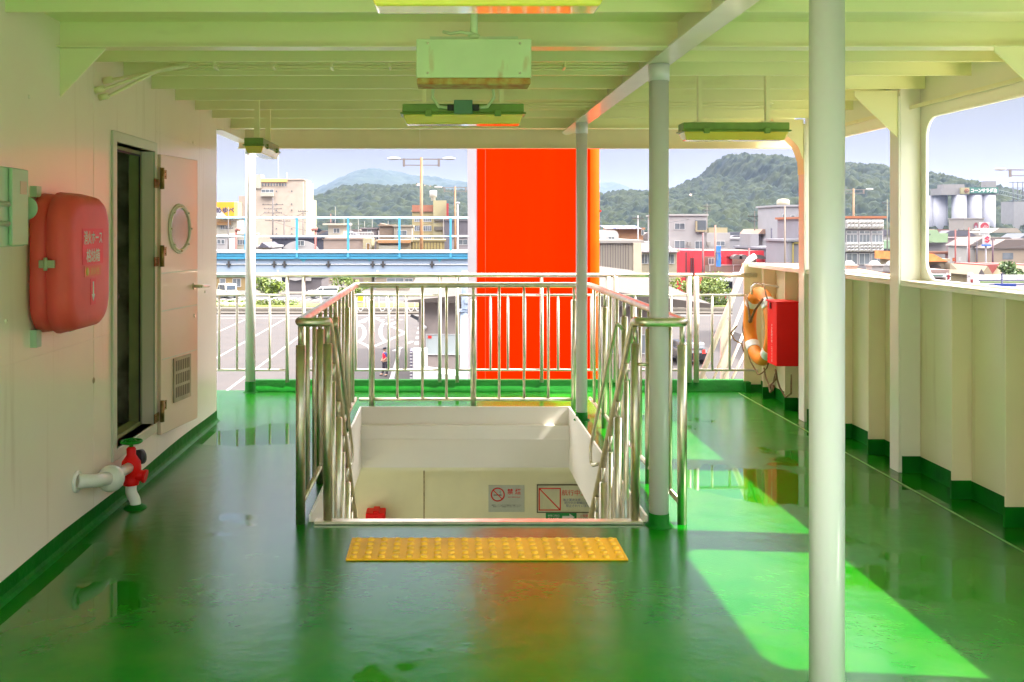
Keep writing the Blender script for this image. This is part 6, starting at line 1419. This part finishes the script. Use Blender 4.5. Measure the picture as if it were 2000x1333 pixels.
# ---- hills: real terrain, crowned with trees
def hill(name, ridge, Yr, base_y, m, seed, depth=500, bump=5.0, cell=9.0, patches=None, zfoot=G, nx=None, ny=70):
    rg = np.random.RandomState(seed); pxs = np.array([p[0] for p in ridge], float); pys = np.array([p[1] for p in ridge], float)
    X_ = (pxs-VX)*Yr/F; Z_ = H-(pys-VY)*Yr/F
    x0_, x1_ = X_[0], X_[-1]; nx = nx or int((x1_-x0_)/cell*4)+2; ny = int(ny*1.6)
    xs = np.linspace(x0_, x1_, nx); zs = np.interp(xs, X_, Z_)
    ker = np.ones(3)/3; zs = np.convolve(np.pad(zs, 1, mode='edge'), ker, 'valid')
    ts = np.linspace(0, 1.25, ny)    # 0 foot, 1 ridge
    XX, TT = np.meshgrid(xs, ts); prof = np.where(TT < 1, np.sin(np.clip(TT,0,1)*math.pi/2)**1.25, 1-(TT-1)*1.2)
    Yf = Yr-depth; YY = Yf+TT*depth
    XX2 = XX*(YY/Yr)**0.0
    gul = np.zeros_like(XX)
    for k__ in range(7):
        fq = rg.uniform(.5, 3)*2*math.pi/max(60, (x1_-x0_))*3; ph = rg.uniform(0, 6.28); gul += np.sin(XX*fq+ph+TT*rg.uniform(-3,3))*rg.uniform(.3,1)
    h_ = (zs[None,:]-zfoot)*prof + zfoot + gul*(.03*(zs[None,:]-zfoot))*np.sin(np.clip(TT,0,1)*math.pi)
    # tree crowns: nearest random centre domes
    gx = np.floor(XX/cell).astype(int); gy = np.floor(YY/cell).astype(int); best = np.full(XX.shape, 9e9); bh = np.zeros(XX.shape)
    def hsh(a, b, s_): return (np.sin(a*127.1+b*311.7+s_*74.7+seed)*43758.5453) % 1
    for dx in (-1,0,1):
        for dy in (-1,0,1):
            cx = (gx+dx+hsh(gx+dx, gy+dy, 1))*cell; cy = (gy+dy+hsh(gx+dx, gy+dy, 2))*cell; hh = .5+hsh(gx+dx, gy+dy, 3)
            d2 = (XX-cx)**2+(YY-cy)**2; mk = d2 < best; best = np.where(mk, d2, best); bh = np.where(mk, hh, bh)
    dome = np.sqrt(np.clip(1-best/(cell*.85)**2, 0, 1))*bump*bh
    h_ = h_+dome+rg.uniform(-.5,.5,XX.shape)*bump*.35
    V = np.stack([XX, YY, h_], -1).reshape(-1,3); F_ = []
    for j in range(ny-1):
        for i in range(nx-1): F_.append((j*nx+i, j*nx+i+1, (j+1)*nx+i+1, (j+1)*nx+i))
    me = bpy.data.meshes.new(name); me.from_pydata(V.tolist(), [], F_); me.materials.append(m)
    me.polygons.foreach_set('use_smooth', [True]*len(me.polygons))
    o = bpy.data.objects.new(name, me); COL.objects.link(o); tag(o, kind="structure")
    return o
def forest(name, a, b, sc_, rock=None, rthr=.72):
    m = bpy.data.materials.new(name); m.use_nodes = True; nt = m.node_tree; L = nt.links.new; bs_ = nt.nodes["Principled BSDF"]; bs_.inputs["Roughness"].default_value = .9; bs_.inputs["Specular IOR Level"].default_value = .1
    t = nt.nodes.new("ShaderNodeTexCoord"); n1 = nt.nodes.new("ShaderNodeTexNoise"); n1.inputs["Scale"].default_value = sc_; n1.inputs["Detail"].default_value = 8; n1.inputs["Roughness"].default_value = .7
    L(t.outputs["Object"], n1.inputs["Vector"]); mr = nt.nodes.new("ShaderNodeMapRange"); mr.inputs[1].default_value = .38; mr.inputs[2].default_value = .64; L(n1.outputs[0], mr.inputs[0])
    mx_ = nt.nodes.new("ShaderNodeMixRGB"); mx_.inputs[1].default_value = a; mx_.inputs[2].default_value = b; L(mr.outputs[0], mx_.inputs[0]); out = mx_
    if rock:
        n2 = nt.nodes.new("ShaderNodeTexNoise"); n2.inputs["Scale"].default_value = .018; n2.inputs["Detail"].default_value = 6; L(t.outputs["Object"], n2.inputs["Vector"])
        r2 = nt.nodes.new("ShaderNodeMapRange"); r2.inputs[1].default_value = rthr; r2.inputs[2].default_value = rthr+.02; L(n2.outputs[0], r2.inputs[0])
        m2 = nt.nodes.new("ShaderNodeMixRGB"); m2.inputs[2].default_value = rock; L(r2.outputs[0], m2.inputs[0]); L(mx_.outputs[0], m2.inputs[1]); out = m2
    L(out.outputs[0], bs_.inputs["Base Color"]); return m
M_for = forest("hill_forest", (0.004, 0.010, 0.007, 1), (0.020, 0.026, 0.007, 1), .05, (0.42,0.28,0.2,1), .70)
M_for2 = forest("far_forest", (0.008, 0.018, 0.012, 1), (0.018, 0.03, 0.016, 1), .02)
hill("wooded_hill", [(860,450),(960,440),(1060,425),(1130,405),(1172,392),(1200,388),(1240,393),(1275,390),(1307,385),(1330,372),(1352,364),(1375,356),(1383,342),(1396,330),(1404,321),(1432,315),(1452,318),(1480,328),(1500,336),(1530,341),(1558,338),(1600,341),(1650,350),(1672,356),(1690,367),(1706,380),(1722,395),(1745,420),(1765,452)], 900, 0, M_for, 11, depth=420, bump=5.5, cell=6.5, ny=130)
hill("wooded_hill", [(300,452),(450,450),(560,440),(600,425),(625,410),(650,396),(690,377),(740,374),(760,378),(790,381),(820,378),(850,378),(880,384),(915,387),(960,392),(1060,400),(1170,410),(1260,430),(1360,450)], 1100, 0, M_for, 17, depth=500, bump=6, cell=8, ny=110)
hill("wooded_hill", [(1770,452),(1790,430),(1812,402),(1825,396),(1845,405),(1862,430),(1880,440),(1960,432),(2010,425),(2080,440)], 1000, 0, M_for, 23, depth=120, bump=5, cell=8, ny=40)
hill("far_mountain", [(330,430),(400,415),(424,419),(450,424),(520,410),(560,380),(583,378),(600,384),(612,384),(640,370),(680,352),(705,342),(722,339),(745,341),(770,346),(800,351),(830,352),(860,355),(890,360),(930,366),(1000,390),(1060,420)], 2800, 0, M_for2, 5, depth=900, bump=9, cell=28, ny=60)
hill("far_mountain", [(1060,385),(1130,370),(1172,361),(1190,363),(1215,368),(1240,377),(1270,386),(1340,395),(1440,420)], 4200, 0, M_for2, 6, depth=900, bump=9, cell=40, ny=50)
hill("far_mountain", [(1880,440),(1950,416),(1965,413),(1980,415),(2030,425),(2120,436)], 3500, 0, M_for2, 9, depth=700, bump=8, cell=40, ny=40)

# ---- haze in the air over the town
hz = MB().box(-4000, 4000, -200, 5300, -10.7, 262)
hm_ = bpy.data.materials.new("haze_air"); hm_.use_nodes = True; nt = hm_.node_tree
for n_ in list(nt.nodes):
    if n_.type == 'BSDF_PRINCIPLED': nt.nodes.remove(n_)
pv = nt.nodes.new("ShaderNodeVolumePrincipled"); pv.inputs["Color"].default_value = (0.40, 0.50, 0.80, 1); pv.inputs["Density"].default_value = 0.0001; pv.inputs["Anisotropy"].default_value = 0.3
nt.links.new(pv.outputs[0], nt.nodes["Material Output"].inputs["Volume"])
HAZE = True
if HAZE: tag(build(hz, "haze", hm_), kind="stuff")
